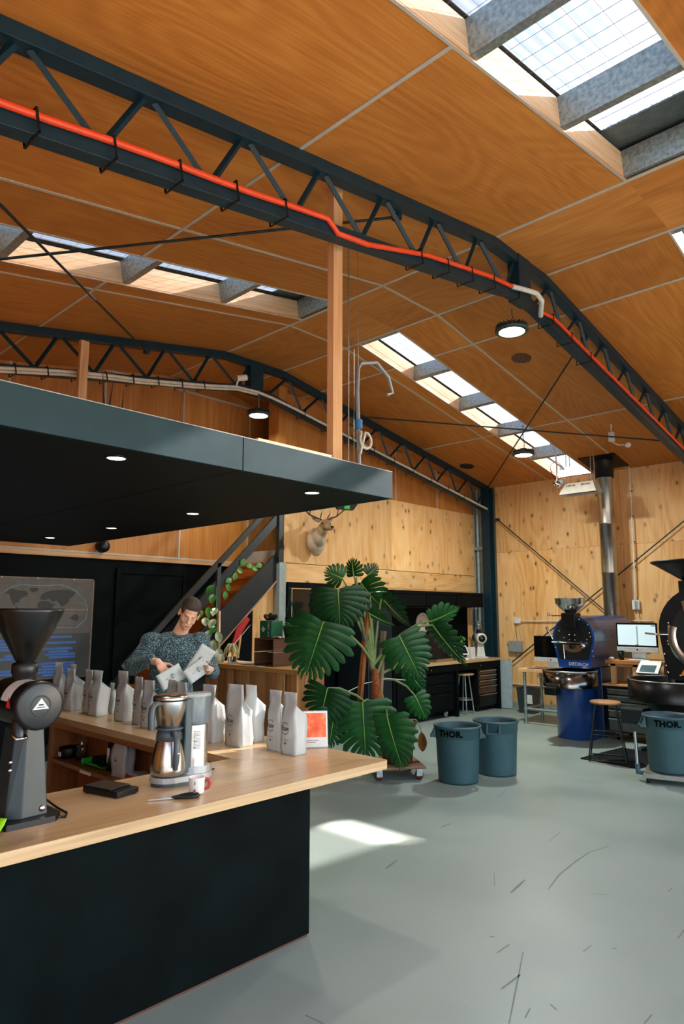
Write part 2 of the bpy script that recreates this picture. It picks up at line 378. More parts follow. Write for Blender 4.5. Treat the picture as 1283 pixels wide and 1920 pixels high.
for a, b in SKY:
    for x0, x1, sd_ in ((XL-.2, 4.62, 'L'), (6.32, XW+.2, 'R')):
        k += 1; ang = -AL if sd_ == 'L' else AL; xm = (x0+x1)/2; ln = (x1-x0)/CA
        root = E('window_%d' % k, (xm, (a+b)/2, cz(xm)+UP), rot=(0, ang, 0), kind='structure', label='ribbed translucent roof skylight strip')
        wd = b-a+.1; n_ = int(wd/.0127)
        mb = MB(); mb.grid(lambda u, v: ((u-.5)*ln, (v-.5)*wd, .011*math.sin(2*math.pi*(v*wd)/.076)), 1, n_)
        O('pane', mb, RIB, root)
        nb = MB()
        for i in range(int(ln/.15)+1): nb.tube([(-ln/2+i*.15, -wd/2, -.03), (-ln/2+i*.15, wd/2, -.03)], .0016, 4, False)
        for j in range(1, 6): nb.tube([(-ln/2, -wd/2+j*wd/6, -.033), (ln/2, -wd/2+j*wd/6, -.033)], .0016, 4, False)
        O('safety_net', nb, WIRE, root, kind='stuff')
        portal((xm, (a+b)/2, cz(xm)+UP+.06), (0, ang, 0), ln, wd)
    slab('L', 4.62, XA, a, b, UP, .012, DECK, 'roof_sheet', ceil); slab('R', XB, 6.32, a, b, UP, .012, DECK, 'roof_sheet', ceil)

# ---- right-hand side wall: pine sheets on a frame
wr = E('wall_right', (XW, 0, 0), kind='structure', label='knotty pine plywood side wall')
O('wall_core', MB().bb(.016, .15, YF, YB+.2, 0, 4.12), mat('wall_core', '6b5a44', .8), wr)
def wpanel(par, c, d, m): return O('panel', MB().box((0, 0, 0), d), m, par, loc=c)
ys = [6.79-1.2*i for i in range(10)]+[YF]
for y1, y0 in zip(ys[:-1], ys[1:]):
    for z0, z1 in ((.1, .43), (.43, 2.83), (2.83, 4.1)):
        wpanel(wr, (.008, (y0+y1)/2, (z0+z1)/2), (.015, y1-y0-.003, z1-z0-.003), PINE)
O('baseboard_right', MB().bb(XW-.014, XW+.0, YF, 6.79, 0, .1), mat('grey_skirting', '8f958f', .6), kind='structure')
CORR = mat('grey_corrugated_cladding', '8a9695', .45, metal=.35, var=.08)
mb = MB(); mb.grid(lambda u, v: (.01*math.sin(2*math.pi*v*.5/.085), 6.9+v*.5, u*4.1), 1, 60)
O('cladding', mb, CORR, wr, loc=(.0, 0, 0))
for z in (1.15, 2.9): O('girt', MB().bb(-.07, -.012, 6.98, 7.24, z, z+.07), GALV, wr)

# ---- back gable wall: black below, upright luan sheets above
wb = E('wall_back', (0, YB, 0), kind='structure', label='rear gable wall, painted black below and plywood above')
O('wall_core', MB().bb(XL-.1, XW+.1, .016, .15, 0, 5.1), mat('wall_core', '6b5a44', .8), wb)
O('black_lining', MB().bb(XL-.1, XW, 0, .014, 0, 2.4), BLACK, wb)
xs = [XL]+[4.09+1.205*i for i in range(-4, 6)]+[XW]
for x0, x1 in zip(xs[:-1], xs[1:]):
    wpanel(wb, ((x0+x1)/2, .008, 3.64), (x1-x0-.003, .015, 2.44), LUANZ)
    zt = cz((x0+x1)/2)+.05
    wpanel(wb, ((x0+x1)/2, .01, (4.88+max(zt, 4.95))/2), (x1-x0-.003, .012, max(zt, 4.95)-4.88), LUANZ)
for x in xs[1:-1]: O('joint_strip', MB().box((0, 0, 0), (.028, .008, 2.48)), STRIP, wb, loc=(x, -.002, 3.64))
O('joint_strip', MB().box((0, 0, 0), (XW-XL, .008, .03)), STRIP, wb, loc=((XW+XL)/2, -.002, 4.875))
O('joint_strip', MB().box((0, 0, 0), (XW-XL, .012, .022)), STRIP, wb, loc=((XW+XL)/2, -.004, 2.445))
O('timber_ledge', MB().bb(XL, XW, -.03, 0, 2.375, 2.43), TIMBERX, wb)
# battens outlining the flush black door leaf in the rear wall
dr = E('door_1', (4.43, YB, 0), kind='structure', label='flush black door in the rear wall')
O('door_leaf', MB().bb(0, .93, -.02, 0, .02, 2.2), BLACK, dr, bevel=.004)
O('door_frame', MB().bb(-.07, 0, -.035, 0, 0, 2.27).bb(.93, 1.0, -.035, 0, 0, 2.27).bb(0, .93, -.035, 0, 2.2, 2.27), BLACK, dr, bevel=.004)
O('door_handle', MB().tube([(.07, -.02, 1.02), (.07, -.06, 1.02), (.18, -.06, 1.02)], .009), CHROME, dr)

# ---- office wall standing in front of the stairwell
wo = E('wall_office', (0, 7.25, 0), kind='structure', label='partition wall of pine and luan plywood behind the workbench')
O('wall_core', MB().bb(6.4, XW, .03, .1, 2.06, 5.06), mat('wall_core', '6b5a44', .8), wo)
O('wall_core', MB().bb(7.42, 11.05, .03, .1, 0, 2.06), BLACK, wo)
for x0, x1 in ((6.4, 8.8), (8.8, 11.33)): wpanel(wo, ((x0+x1)/2, .0, 3.0), (x1-x0-.003, .018, 1.19), PINE)
for x0, x1 in ((6.4, 7.3), (7.3, 9.7), (9.7, 11.33)): wpanel(wo, ((x0+x1)/2, -.002, 2.25), (x1-x0-.003, .02, .29), PINEX)
wpanel(wo, (8.86, .004, 2.08), (4.94, .018, .05), PINEX)
xs = [6.4, 7.76, 8.96, 10.16, 11.36]
for x0, x1 in zip(xs[:-1], xs[1:]):
    zt = cz((x0+x1)/2)
    wpanel(wo, ((x0+x1)/2, .022, (3.6+zt)/2), (x1-x0-.003, .014, zt-3.6+.1), LUANZ)
for x in xs[1:-1]: O('joint_strip', MB().box((0, 0, 0), (.026, .008, cz(x)-3.6)), STRIP, wo, loc=(x, .012, (cz(x)+3.6)/2))
O('end_post', MB().bb(6.26, 6.42, -.02, .2, 3.6, 5.0), LUANZ, wo)
O('end_post', MB().bb(6.31, 6.43, -.03, .1, 0, 2.4), mat('grey_post_paint', '8f9a97', .5), wo)
O('panel', MB().bb(11.03, 11.2, -.01, .02, 0, 2.06), PINE, wo)
O('panel', MB().bb(6.42, 6.5, 0, .03, 0, 2.1), PINE, wo)
# under-stair side: upright pine sheet left of the grey post
# ---- left wall, its unseen opening added for daylight, and front wall with the open roller-door bay behind the viewer
wl = E('wall_left', (XL, 0, 0), kind='structure', label='plywood side wall with a wide opening added to let in daylight')
O('wall_core', MB().bb(-.12, 0, .9, YB, 0, cz(XL)+.05), LUANZ, wl); O('wall_core', MB().bb(-.12, 0, YF, -2.9, 0, cz(XL)+.05), LUANZ, wl); O('wall_core', MB().bb(-.12, 0, -2.9, .9, 3.4, cz(XL)+.05), LUANZ, wl)
portal((XL-.1, -1.0, 1.7), (R(90), 0, R(90)), 3.8, 3.4)
wf = E('wall_front', (0, YF, 0), kind='structure', label='front gable wall with wide open doorway')
O('wall_core', MB().bb(XL-.1, -1.0, -.12, 0, 0, 5.1), LUANZ, wf); O('wall_core', MB().bb(9.4, XW+.1, -.12, 0, 0, 5.1), LUANZ, wf)
O('wall_core', MB().bb(-1.0, 9.4, -.12, 0, 3.8, 5.1), LUANZ, wf)
portal((4.2, YF-.1, 1.9), (R(90), 0, R(180)), 10.4, 3.8)
# ---- steel column at the end of the rear truss
tag(O('steel_column', MB().bb(11.2, 11.214, 6.82, 6.98, 0, 4.09).bb(11.37, 11.384, 6.82, 6.98, 0, 4.09).bb(11.21, 11.375, 6.893, 6.907, 0, 4.09), NAVY, bevel=.002),
    'navy painted steel column in the corner beside the workbench', 'column', kind='structure')

# ---- roof trusses
def zt(x): return cz(x)-.045
def truss(y, label, rods=()):
    t = E('roof_truss', (0, y, 0), label=label, cat='truss', group='navy steel roof trusses')
    def chord(name, pts, wd, ht, m=NAVY):
        mb = MB()
        for (xa, za), (xb, zb) in zip(pts[:-1], pts[1:]):
            d = Vector((xb-xa, 0, zb-za)); L = d.length+.01; an = -math.atan2(d.z, d.x)
            mb.box(((xa+xb)/2, 0, (za+zb)/2), (L, wd, ht), (0, an, 0))
        return O(name, mb, m, t, bevel=.004)
    xr = 11.32
    chord('top_chord', [(XL, zt(XL)), (XA, zt(XA)), (5.54, zt(5.54)-.005), (XB, zt(XB)), (xr, zt(xr))], .1, .085)
    def zb(x): return cz(x)-.475 if abs(x-5.54) > .62 else ZR-.475+.03*math.cos((x-5.54)/.62*math.pi/2)
    chord('bottom_chord', [(XL, zb(XL)), (4.92, zb(4.92)), (5.3, ZR-.42), (5.54, ZR-.405), (5.78, ZR-.42), (6.16, zb(6.16)), (xr, zb(xr))], .09, .085)
    def bar(xa, za, xb_, zb_):
        O('web_bar', MB().tube([(xa, 0, za), (xb_, 0, zb_)], .021, 4, smooth=False), NAVY, t)
    n0 = -4
    tops = [4.83-.64*i for i in range(10)]
    for i, x in enumerate(tops):
        b1 = x+.4; b0 = x-.25
        bar(x+.03, zt(x)-.03, b1 if i else 5.24, zb(b1)+.03 if i else ZR-.4)
        if b0 > XL: bar(x-.03, zt(x)-.03, b0, zb(b0)+.03)
    topr = [6.14+.645*i for i in range(9)]
    for i, x in enumerate(topr):
        b0 = x-.37; b1 = x+.28
        bar(x-.03, zt(x)-.03, b0, (zb(b0)+.03) if i else ZR-.41)
        if b1 < xr: bar(x+.03, zt(x)-.03, b1, zb(b1)+.03)
    bar(5.42, ZR-.1, 5.28, ZR-.4)
    O('apex_plate', MB().bb(5.43, 5.65, -.06, .06, ZR-.46, ZR-.01), NAVY, t, bevel=.003)
    return t
T1 = truss(2.96, 'nearer navy steel lattice truss carrying the orange conduit')
T2 = truss(6.91, 'farther navy steel lattice truss carrying the white conduit')
def zb(x): return cz(x)-.475
ORANGE = mat('orange_conduit', 'e2491d', .4, var=.05); WHC = mat('white_conduit', 'cfc8b6', .5)
# ties are slim bands around chord and pipe: build each as a hollow band
def band(x, zc, an, yw, zh):
    mb = MB(); t_ = .004; q = Euler((0, an, 0)).to_matrix().to_4x4(); mb.M = Matrix.Translation((x, 0, zc)) @ q
    mb.bb(-.006, .006, -yw, -yw+t_, -zh, zh).bb(-.006, .006, yw-t_, yw, -zh, zh).bb(-.006, .006, -yw, yw, -zh, -zh+t_).bb(-.006, .006, -yw, yw, zh-t_, zh)
    return mb
cr = E('orange_conduit', (0, 2.96, 0), label='orange conduit strapped along the lower chord of the nearer truss', cat='conduit')
pts = [(XL, -.062, zb(XL)+.045)]+[(x, -.062, zb(x)+.045+.006*math.sin(x*5)) for x in [-1+.3*i for i in range(14)]]+[(3.0, -.062, zb(3.0)-.03), (3.3, -.062, zb(3.3)-.035), (3.6, -.062, zb(3.6)+.0), (4.0, -.062, zb(4.0)+.045), (4.9, -.062, zb(4.9)+.06), (5.28, -.062, ZR-.40)]
O('pipe', MB().tube(pts, .019, 8), ORANGE, cr); O('pipe', MB().tube([(5.28, -.062, ZR-.40), (5.42, -.1, ZR-.39), (5.56, -.16, ZR-.4), (5.66, -.16, ZR-.44), (5.74, -.1, ZR-.52), (5.82, -.062, ZR-.5)], .024, 10), mat('white_elbow', 'c9ccc6', .4), cr)
O('pipe', MB().tube([(5.82, -.062, ZR-.46)]+[(x, -.062, zb(x)+.05) for x in [6.1+.4*i for i in range(13)]], .017, 8), ORANGE, cr)
for x in [1.05+.37*i for i in range(5)]+[3.9, 4.25, 4.6, 4.95, 6.05, 6.45, 6.9]:
    O('cable_tie', band(x, zb(x)+.012, -AL if x < 5.5 else AL, .083, .058), BLACKP, cr)
cw = E('white_conduit', (0, 6.91, 0), label='white conduit strapped along the lower chord of the farther truss', cat='conduit')
P = [(x, -.065, zb(x)-.01-.02*math.sin((x-1)*2.2) if x < 3.6 else zb(x)-.01) for x in [XL+.3*i for i in range(22)] if x < 4.9]+[(5.2, -.065, ZR-.445), (5.54, -.065, ZR-.43), (5.8, -.065, ZR-.45)]+[(x, -.065, zb(x)) for x in [6.2+.5*i for i in range(11)]]
O('pipe', MB().tube(P, .02, 8), WHC, cw)
O('pipe', MB().tube([(x, y-.004, z-.036) for x, y, z in P[:24]], .015, 8), WHC, cw)
for x in [2.45+.32*i for i in range(8)]+[6.4+.5*i for i in range(9)]: O('cable_tie', band(x, zb(x)-.008, -AL if x < 5.5 else AL, .09, .052), BLACKP, cw)
# tension rods crossing under the roof
def rod(p, q, label, r=.011):
    root = E('brace_rod', label=label, cat='tie rod', group='diagonal bracing rods')
    p, q = Vector(p), Vector(q); d = (q-p).normalized()
    O('rod', MB().tube([p, q], r, 8), mat('dark_rod', '24343a', .45, metal=.5), root)
    for e, s in ((p, 1), (q, -1)): O('end_bracket', MB().box(e+d*s*.03, (.05, .06, .05)), NAVY, root)
rod((3.82, 3.02, zt(3.82)-.06), (.1, 6.85, zt(.1)-.06), 'dark brace rod falling away from mid nearer truss to the far left')
rod((3.9, 6.85, zt(3.9)-.1), (.1, 3.02, zt(.1)-.1), 'dark brace rod crossing the left skylight to a bracket on the farther truss')
rod((7.1, 3.02, zt(7.1)-.06), (11.2, 6.85, zt(11.2)-.06), 'dark brace rod slanting from the nearer truss down to the navy column')
rod((10.05, 3.02, zt(10.05)-.2), (7.45, 6.85, zt(7.45)-.06), 'long dark brace rod crossing beneath the ribbed right skylight')
rod((11.29, 6.7, 3.47), (11.29, 4.1, 1.2), 'dark brace rod falling across the pine wall from the column')
rod((11.32, 2.6, 3.72), (11.32, 6.75, .62), 'dark brace rod rising across the pine wall behind the flue')
# ================================================================ bar counter, canopy and what stands on them
SHELF = wood('brown_shelf_board', '6e3d1a', '8d5527', 'a86d38', axis=1, freq=2.2, lines=24, rough=.45, contrast=.8, warp=.15)
SHELFZ = wood('brown_shelf_upright', '6e3d1a', '8d5527', 'a86d38', axis=2, freq=2.2, lines=24, rough=.5, contrast=.8, warp=.15)
wt = E('worktop', (0, 0, .855), label='thick pale oak worktop turning the corner of the bar', cat='worktop')
O('top_board', MB().prism([(-.7, 2.5), (2.985, 2.5), (3.0, 2.515), (2.42, 3.15), (-.7, 3.15)], 0, .045), OAK, wt, bevel=.004)
O('top_board', MB().prism([(3.0, 2.5165), (3.0, 6.05), (2.42, 6.05), (2.42, 3.1515)], 0, .045), OAKY, wt, bevel=.004)
bc = E('bar_cabinet', (0, 2.82, 0), label='black painted front of the bar under the oak worktop', cat='counter')
O('front_panel', MB().bb(-.7, 2.71, 0, .02, .012, .855), mat('bar_black_board', '02090a', .6, var=.35, scale=3, bump=.05, spec=.06), bc, bevel=.002)
O('end_panel', MB().bb(2.69, 2.71, .02, .33, .012, .855), BLACK, bc)
O('plinth_strip', MB().bb(-.7, 2.7, .004, .33, 0, .012), mat('brown_packer', '4b2f22', .8), bc)
O('back_frame', MB().bb(-.7, 2.4, .30, .33, .05, .8), SHELFZ, bc)
sh = E('shelf_unit', (0, 0, 0), label='brown timber open shelving under the side of the bar', cat='shelving')
O('back_panel', MB().bb(2.66, 2.69, 3.16, 5.98, 0, .855), SHELFZ, sh)
for y in (3.4, 5.46): O('upright', MB().bb(2.43, 2.66, y, y+.045, 0, .855), SHELFZ, sh, bevel=.002)
for z in (.55, .1): O('shelf', MB().bb(2.43, 2.66, 3.445, 5.46, z, z+.03), SHELF, sh, bevel=.002)
O('edge_rail', MB().bb(2.425, 2.45, 3.16, 5.98, .815, .855), SHELF, sh, bevel=.002)
O('outer_panel', MB().bb(2.69, 2.71, 3.16, 5.98, .012, .855), BLACK, sh)
O('price_tag', MB().bb(2.418, 2.424, 4.77, 4.93, .552, .572), WHITEP, sh)

# ---- coffee bags
BAGW = mat('white_foil_bag', 'b2b8b7', .38, var=.03, scale=6, bump=.25, bscale=22)
INK = mat('black_ink', '1a1c1d', .6)
def bag_mesh(w_, d, h, seed, fin=.88, lean=0.0):
    rnd = random.Random(seed); mb = MB(); per = []
    nw, nd = 6, 4
    c = .06
    ring = []
    for i in range(nw+1): ring.append((-1, -1+2*i/nw, 'f'))
    for i in range(1, nd): ring.append((-1+2*i/nd, 1, 's'))
    for i in range(nw+1): ring.append((1, 1-2*i/nw, 'f'))
    for i in range(1, nd): ring.append((1-2*i/nd, -1, 's'))
    lv = sorted({0, .02, .12, .3, .45, fin-.17, fin-.12, fin-.06, fin, fin+.02, 1.0})
    vs = []; ph = rnd.random()*6
    for t in lv:
        ts = fin-.17; dep = 1.0 if t < ts else max(.03, 1-((t-ts)/(fin-ts))**.9) if t < fin else .03
        wid = (1-.03*(1-t)) if t < .55 else 1-.07*min(1, (t-.55)/(fin-.55)) if t < fin else .93
        if t == 0: wid *= .97; dep *= .95
        for a, b, s_ in ring:
            x, y = a*d/2*dep, b*w_/2*wid
            if s_ == 's': y -= math.copysign(w_*.09*min(1, t*1.6)*(1-abs(a)), b)*(1 if t < fin else .2)
            bulge = (1-b*b)*.08*d*math.sin(math.pi*min(1, t/.62))
            x += a*bulge*dep-(1-dep)*d*.36
            x += lean*t*t*h + .006*math.sin(7*t+b*2.2+ph)*(t > .1)*(t < .9)
            y += .004*math.sin(11*t+a*2+ph*2)*(t > .05)
            vs.append((x, y, t*h))
    n_ = len(ring)
    fs = [(i*n_+j, i*n_+(j+1) % n_, (i+1)*n_+(j+1) % n_, (i+1)*n_+j) for i in range(len(lv)-1) for j in range(n_)]
    fs.append(tuple(range(n_))[::-1]); fs.append(tuple(range(n_*(len(lv)-1), n_*len(lv))))
    mb.add(vs, fs, True); return mb
def logo_mesh(s):
    mb = MB()   # in local YZ, facing -X
    def arc(a0, a1, r, t):
        nonlocal mb
        pts = [(r*math.cos(a0+(a1-a0)*i/12), r*math.sin(a0+(a1-a0)*i/12)) for i in range(13)]
        for (y0, z0), (y1, z1) in zip(pts[:-1], pts[1:]):
            k0, k1 = (r+t)/r, (r+t)/r
            mb.add([(0, -y0, z0), (0, -y1, z1), (0, -y1*k1, z1*k1), (0, -y0*k0, z0*k0)], [(0, 1, 2, 3)])
    out = []
    arc(R(40), R(140), .030*s, .003*s); out.append(('arc_print', mb.mesh('arc_print', INK))); mb = MB()
    arc(R(220), R(320), .030*s, .003*s); out.append(('arc_print', mb.mesh('arc_print', INK))); mb = MB()
    mb.add([(0, .03*s, -.062*s), (0, -.03*s, -.062*s), (0, -.03*s, -.0605*s), (0, .03*s, -.0605*s)], [(0, 1, 2, 3)]); out.append(('line_print', mb.mesh('line_print', INK))); mb = MB()
    mb.add([(0, .007*s, -.086*s), (0, -.007*s, -.086*s), (0, 0, -.071*s)], [(0, 1, 2)]); out.append(('mark_print', mb.mesh('mark_print', INK)))
    return out
LOGO = {}
BM = {}
BAGS = []
def bag(x, y, w_, d, h, rz, label, kind='big', logo=True, fin=.8, lean=0.0, grp='white coffee bags along the bar', z=.9):
    key = (w_, d, h, fin, lean)
    if key not in BM: BM[key] = bag_mesh(w_, d, h, len(BM)+3, fin, lean).mesh('bag', BAGW)
    root = E('coffee_bag', (x+d/2, y+w_/2, z), R(rz), label=label, cat='coffee bag', group=grp)
    O('pouch', BM[key], None, root)
    if logo:
        s = 1.0 if h > .3 else .62
        if s not in LOGO: LOGO[s] = logo_mesh(s)
        off = -d*.58-.0065
        for nm_, me_ in LOGO[s]: O(nm_, me_, None, root, loc=(off, .012, h*.42))
        text('lettering', 'Raw', .042*s, INK, root, (off, .012, h*.42), (R(90), 0, R(-90)), .0003, sx=.8)
    BAGS.append(root); return root
bag(2.705, 2.942, .118, .09, .345, 2, 'tall white coffee bag standing nearest the worktop corner')
bag(2.715, 3.08, .118, .09, .345, -2, 'tall white coffee bag close behind the one at the worktop corner')
bag(2.90, 3.13, .08, .055, .2, 8, 'short white coffee bag tucked beside the orange card', fin=.84)
bag(2.632, 3.346, .15, .095, .365, 3, 'fattest white coffee bag in the row right of the coffee brewer', fin=.74)
bag(2.80, 3.42, .11, .085, .345, 0, 'tall white coffee bag half hidden behind the fattest bag')
bag(2.60, 3.58, .13, .09, .35, 4, 'tall white coffee bag just right of the brewer tank')
bag(2.90, 3.34, .07, .05, .21, 0, 'slim short white bag between the two tall pairs', fin=.85)
bag(2.68, 4.02, .115, .09, .33, 5, 'white coffee bag showing over the brewer lid, nearer of the two', fin=.78)
bag(2.70, 4.16, .115, .09, .335, -4, 'white coffee bag showing over the brewer lid, farther of the two', fin=.78)
bag(2.62, 4.34, .12, .09, .325, 10, 'white coffee bag just left of the brewer handle', fin=.78)
bag(2.65, 4.52, .12, .09, .335, -3, 'white coffee bag second left of the brewer handle', fin=.76)
bag(2.64, 4.74, .13, .1, .365, 6, 'tall white coffee bag in front of the standing person', fin=.76)
bag(2.78, 5.15, .105, .08, .24, -8, 'short squat white coffee bag left of the standing person', fin=.82)
bag(2.63, 5.14, .14, .1, .345, 4, 'broad white coffee bag leaning on its twin in mid row', fin=.76, lean=.06)
bag(2.66, 5.31, .13, .095, .34, 0, 'white coffee bag pressed against the broad leaning bag', fin=.78)
bag(2.62, 5.56, .13, .095, .335, 5, 'white coffee bag standing alone behind the grinder motor', fin=.74)
bag(2.72, 5.72, .13, .09, .36, -5, 'white coffee bag half hidden by the grinder motor', fin=.76)
bag(2.66, 5.88, .12, .09, .37, 6, 'farthest white coffee bag at the end of the bar', fin=.76)
# small printed pouch with a red and blue picture
pp = E('printed_pouch', (2.83, 5.5, .9), R(-6), label='small pouch with a red and blue picture between the white bags', cat='pouch')
O('pouch', bag_mesh(.1, .06, .28, 31, .9), BAGW, pp); O('picture_print', MB().bb(-.037, -.034, -.042, .042, .17, .26), mat('red_print', 'c8401f', .5), pp)
O('picture_print', MB().bb(-.038, -.035, -.04, .03, .155, .19), mat('blue_print', '2a4f9a', .5), pp)
# orange card in a clear stand
cs = E('card_stand', (2.955, 3.03, .9), R(-38), label='orange art card in a clear stand at the worktop edge', cat='card stand')
ACR = mat('clear_acrylic', 'e8eef0', .08, trans=.9)
lean = Euler((R(-12), 0, 0)).to_matrix().to_4x4()
mb = MB(); mb.M = lean; mb.bb(-.075, .075, .003, .006, 0, .215); O('backing', mb, ACR, cs)
mb = MB(); mb.M = lean; mb.bb(-.073, .073, 0, .002, .004, .21); cd_ = O('card', mb, mat('card_white', 'd8d4cf', .5), cs)
def card_mat():
    m, n, p = base('orange_card_print'); tc = n.n('TexCoord'); no = n.n('TexNoise', inp={'Scale': 14.0, 'Detail': 3.0}); n.l(tc.outputs['Object'], no.inputs['Vector'])
    r = ramp(n, [(.35, lin('d9481f')), (.5, lin('e8672f')), (.66, lin('f0a07a'))]); n.l(no.outputs['Fac'], r.inputs['Fac']); n.l(r.outputs[0], p.inputs['Base Color']); return m
mb = MB(); mb.M = lean; mb.bb(-.064, .064, -.001, 0, .06, .2); O('picture_print', mb, card_mat(), cd_)
mb = MB(); mb.M = lean; mb.bb(-.06, .0, -.001, 0, .03, .034).bb(-.06, .02, -.001, 0, .04, .044); O('lettering', mb, mat('grey_ink', '77706c', .6), cd_)
O('foot', MB().bb(-.075, .075, -.02, .06, 0, .003), ACR, cs)

# ---- coffee brewer
br = E('coffee_brewer', (1.925, 2.9, .9), R(-8), label='stainless steel filter coffee brewer with thermal carafe on the worktop', cat='coffee maker')
DG = mat('dark_grey_plastic', '3d484c', .4, var=.05); SG = mat('silver_plastic', 'a9adad', .35, metal=.4)
mb = MB()
def stadium(x0, x1, r, n_=14): return [(x1+r*math.cos(a), r*math.sin(a)) for a in [R(-90+180*i/n_) for i in range(n_+1)]]+[(x0+r*math.cos(a), r*math.sin(a)) for a in [R(90+180*i/n_) for i in range(n_+1)]]
O('base', MB().prism(stadium(-.065, .075, .083), .018, .042), SG, br, bevel=.005)
O('base_foot', MB().prism(stadium(-.06, .07, .078), 0, .018), DG, br, bevel=.003)
ca = O('carafe', MB().lathe([(.001, .045), (.074, .045), (.081, .055), (.083, .075), (.078, .12), (.064, .185), (.056, .205)], (-.062, 0, 0), 40), STEEL, br)
O('collar', MB().lathe([(.056, .2), (.063, .205), (.06, .235), (.052, .252), (.001, .254)], (-.062, 0, 0), 36), DG, ca)
hd = MB(); hd.tube([(-.07, -.055, .235), (-.075, -.1, .238), (-.078, -.118, .215), (-.078, -.118, .13), (-.077, -.108, .085)], [.015, .015, .016, .016, .012], 10); O('handle', hd, DG, ca)
O('rivet', MB().ell((-.0765, -.1345, .16), (.006, .003, .006)), CHROME, ca)
bk = O('brew_basket', MB().lathe([(.05, .258), (.056, .262), (.078, .36), (.081, .385), (.081, .392)], (-.062, 0, 0), 40), STEEL, br)
O('rim', MB().lathe([(.064, .252), (.066, .256), (.064, .262), (.05, .262)], (-.062, 0, 0), 36), DG, bk)
O('lid', MB().lathe([(.082, .39), (.083, .396), (.082, .404), (.07, .411), (.02, .413), (.001, .413)], (-.062, 0, 0), 40), STEEL, bk)
O('lid_seam', MB().lathe([(.0815, .384), (.0835, .386), (.0835, .39), (.0815, .392)], (-.062, 0, 0), 40), BLACKP, bk)
O('basket_handle', MB().tube([(-.13, -.035, .375), (-.16, -.05, .378), (-.178, -.057, .36), (-.182, -.06, .33), (-.18, -.06, .265)], [.014, .014, .015, .016, .015], 10), DG, bk)
col = O('column', MB().prism(stadium(.06, .085, .05), .07, .262), STEEL, br, bevel=.003)
O('column_foot', MB().prism(stadium(.055, .085, .062), .04, .072), SG, br, bevel=.008)
O('spine', MB().bb(-.005, .03, -.05, .05, .05, .39), DG, br, bevel=.006)
for i in range(13): O('vent_slot', MB().box((.058, -.0505, .155+.0065*i), (.036, .002, .0022)), BLACKP, col)
tk = O('water_tank', MB().lathe([(.06, .266), (.066, .3), (.07, .395)], (.075, 0, 0), 36, sy=.85), mat('smoky_clear_plastic', 'b7c3c6', .1, trans=.75), br)
O('tank_floor', MB().lathe([(.001, .268), (.06, .268), (.06, .262)], (.075, 0, 0), 36, sy=.85), DG, tk)
O('tank_lid', MB().lathe([(.071, .395), (.073, .4), (.071, .408), (.05, .411), (.001, .411)], (.075, 0, 0), 36, sy=.85), mat('clear_lid', 'c5ced0', .15, trans=.5), tk)
O('power_cord', MB().tube([(.12, .05, .03), (.17, .09, .008), (.25, .13, .006)], .004), BLACKP, br)
# ---- enamel mug
mg = E('enamel_mug', (1.862, 2.672, .9), R(-28), label='white enamel mug with red rimmed handle in front of the brewer', cat='mug')
O('cup', MB().lathe([(.001, .002), (.032, .002), (.034, .006), (.036, .066), (.0375, .072), (.035, .071), (.033, .01), (.001, .008)], (0, 0, 0), 32), mat('white_enamel', 'dcdad4', .25, var=.02), mg)
RED = mat('red_enamel', 'a81c26', .35)
O('handle', MB().tube([(.034, 0, .06), (.055, 0, .058), (.06, 0, .04), (.052, 0, .022), (.034, 0, .016)], .0045, 8, flat=1.6), RED, mg)
O('motif', MB().ell((-.012, -.034, .02), (.006, .0015, .006), seg=8, rings=6), RED, mg)
O('motif', MB().ell((-.012, -.0345, .05), (.003, .0015, .008), seg=8, rings=6), mat('green_print', '3b7a4a', .5), mg)
# ---- scissors
sc = E('scissors', (1.76, 2.655, .9), R(-22), label='scissors with black handles lying open beside the mug', cat='scissors')
mb = MB(); mb.prism([(-.13, .001), (-.02, -.008), (0, 0), (-.02, .006)], .004, .006); O('blade', mb, STEEL, sc)
mb = MB(); mb.prism([(-.13, .001), (-.02, -.003), (0, 0), (-.02, .01)], .0062, .008); O('blade', mb, STEEL, sc)
for s in (-1, 1):
    O('handle', MB().tube([(-.03, 0, .007), (0, s*.012, .008), (.035, s*.03, .008), (.075, s*.028, .008), (.085, s*.012, .008), (.07, s*.006, .008), (.03, s*.007, .008), (-.01, s*.003, .008)], .006, 8), BLACKP, sc)
# ---- flat black scale on the worktop
kb = E('counter_scale', (1.6, 2.955, .9), R(14), label='flat black weighing scale on the worktop between grinder and brewer', cat='scale')
O('body', MB().bb(-.063, .063, -.11, .11, .004, .028), BLACKP, kb, bevel=.005); O('platform', MB().bb(-.06, .06, -.06, .108, .029, .034), mat('scale_plate', '15191b', .3), kb, bevel=.002)
for x in (-.05, .05):
    for y in (-.09, .09): O('foot', MB().cyl((x, y, 0), .01, 0, .005, 12), BLACKP, kb)
# ---- lime scoop
gs = E('dustpan', (.955, 2.74, .9), R(30), label='lime green scoop lying at the edge of the worktop', cat='scoop')
LIME = mat('lime_plastic', '8fd420', .4, var=.04)
mb = MB(); mb.grid(lambda u, v: ((u-.5)*.16, (v-.5)*.15, .003+.045*abs(2*u-1)**3+.03*v**4), 14, 8); O('pan', mb, LIME, gs, solid=.003)
O('handle', MB().tube([(0, .07, .03), (0, .12, .04), (0, .17, .035)], [.012, .011, .009], 10, flat=.6), LIME, gs)
O('label_sticker', MB().bb(-.035, .015, -.07, -.05, .0075, .0085), mat('pale_label', 'b9c6cf', .5), gs)

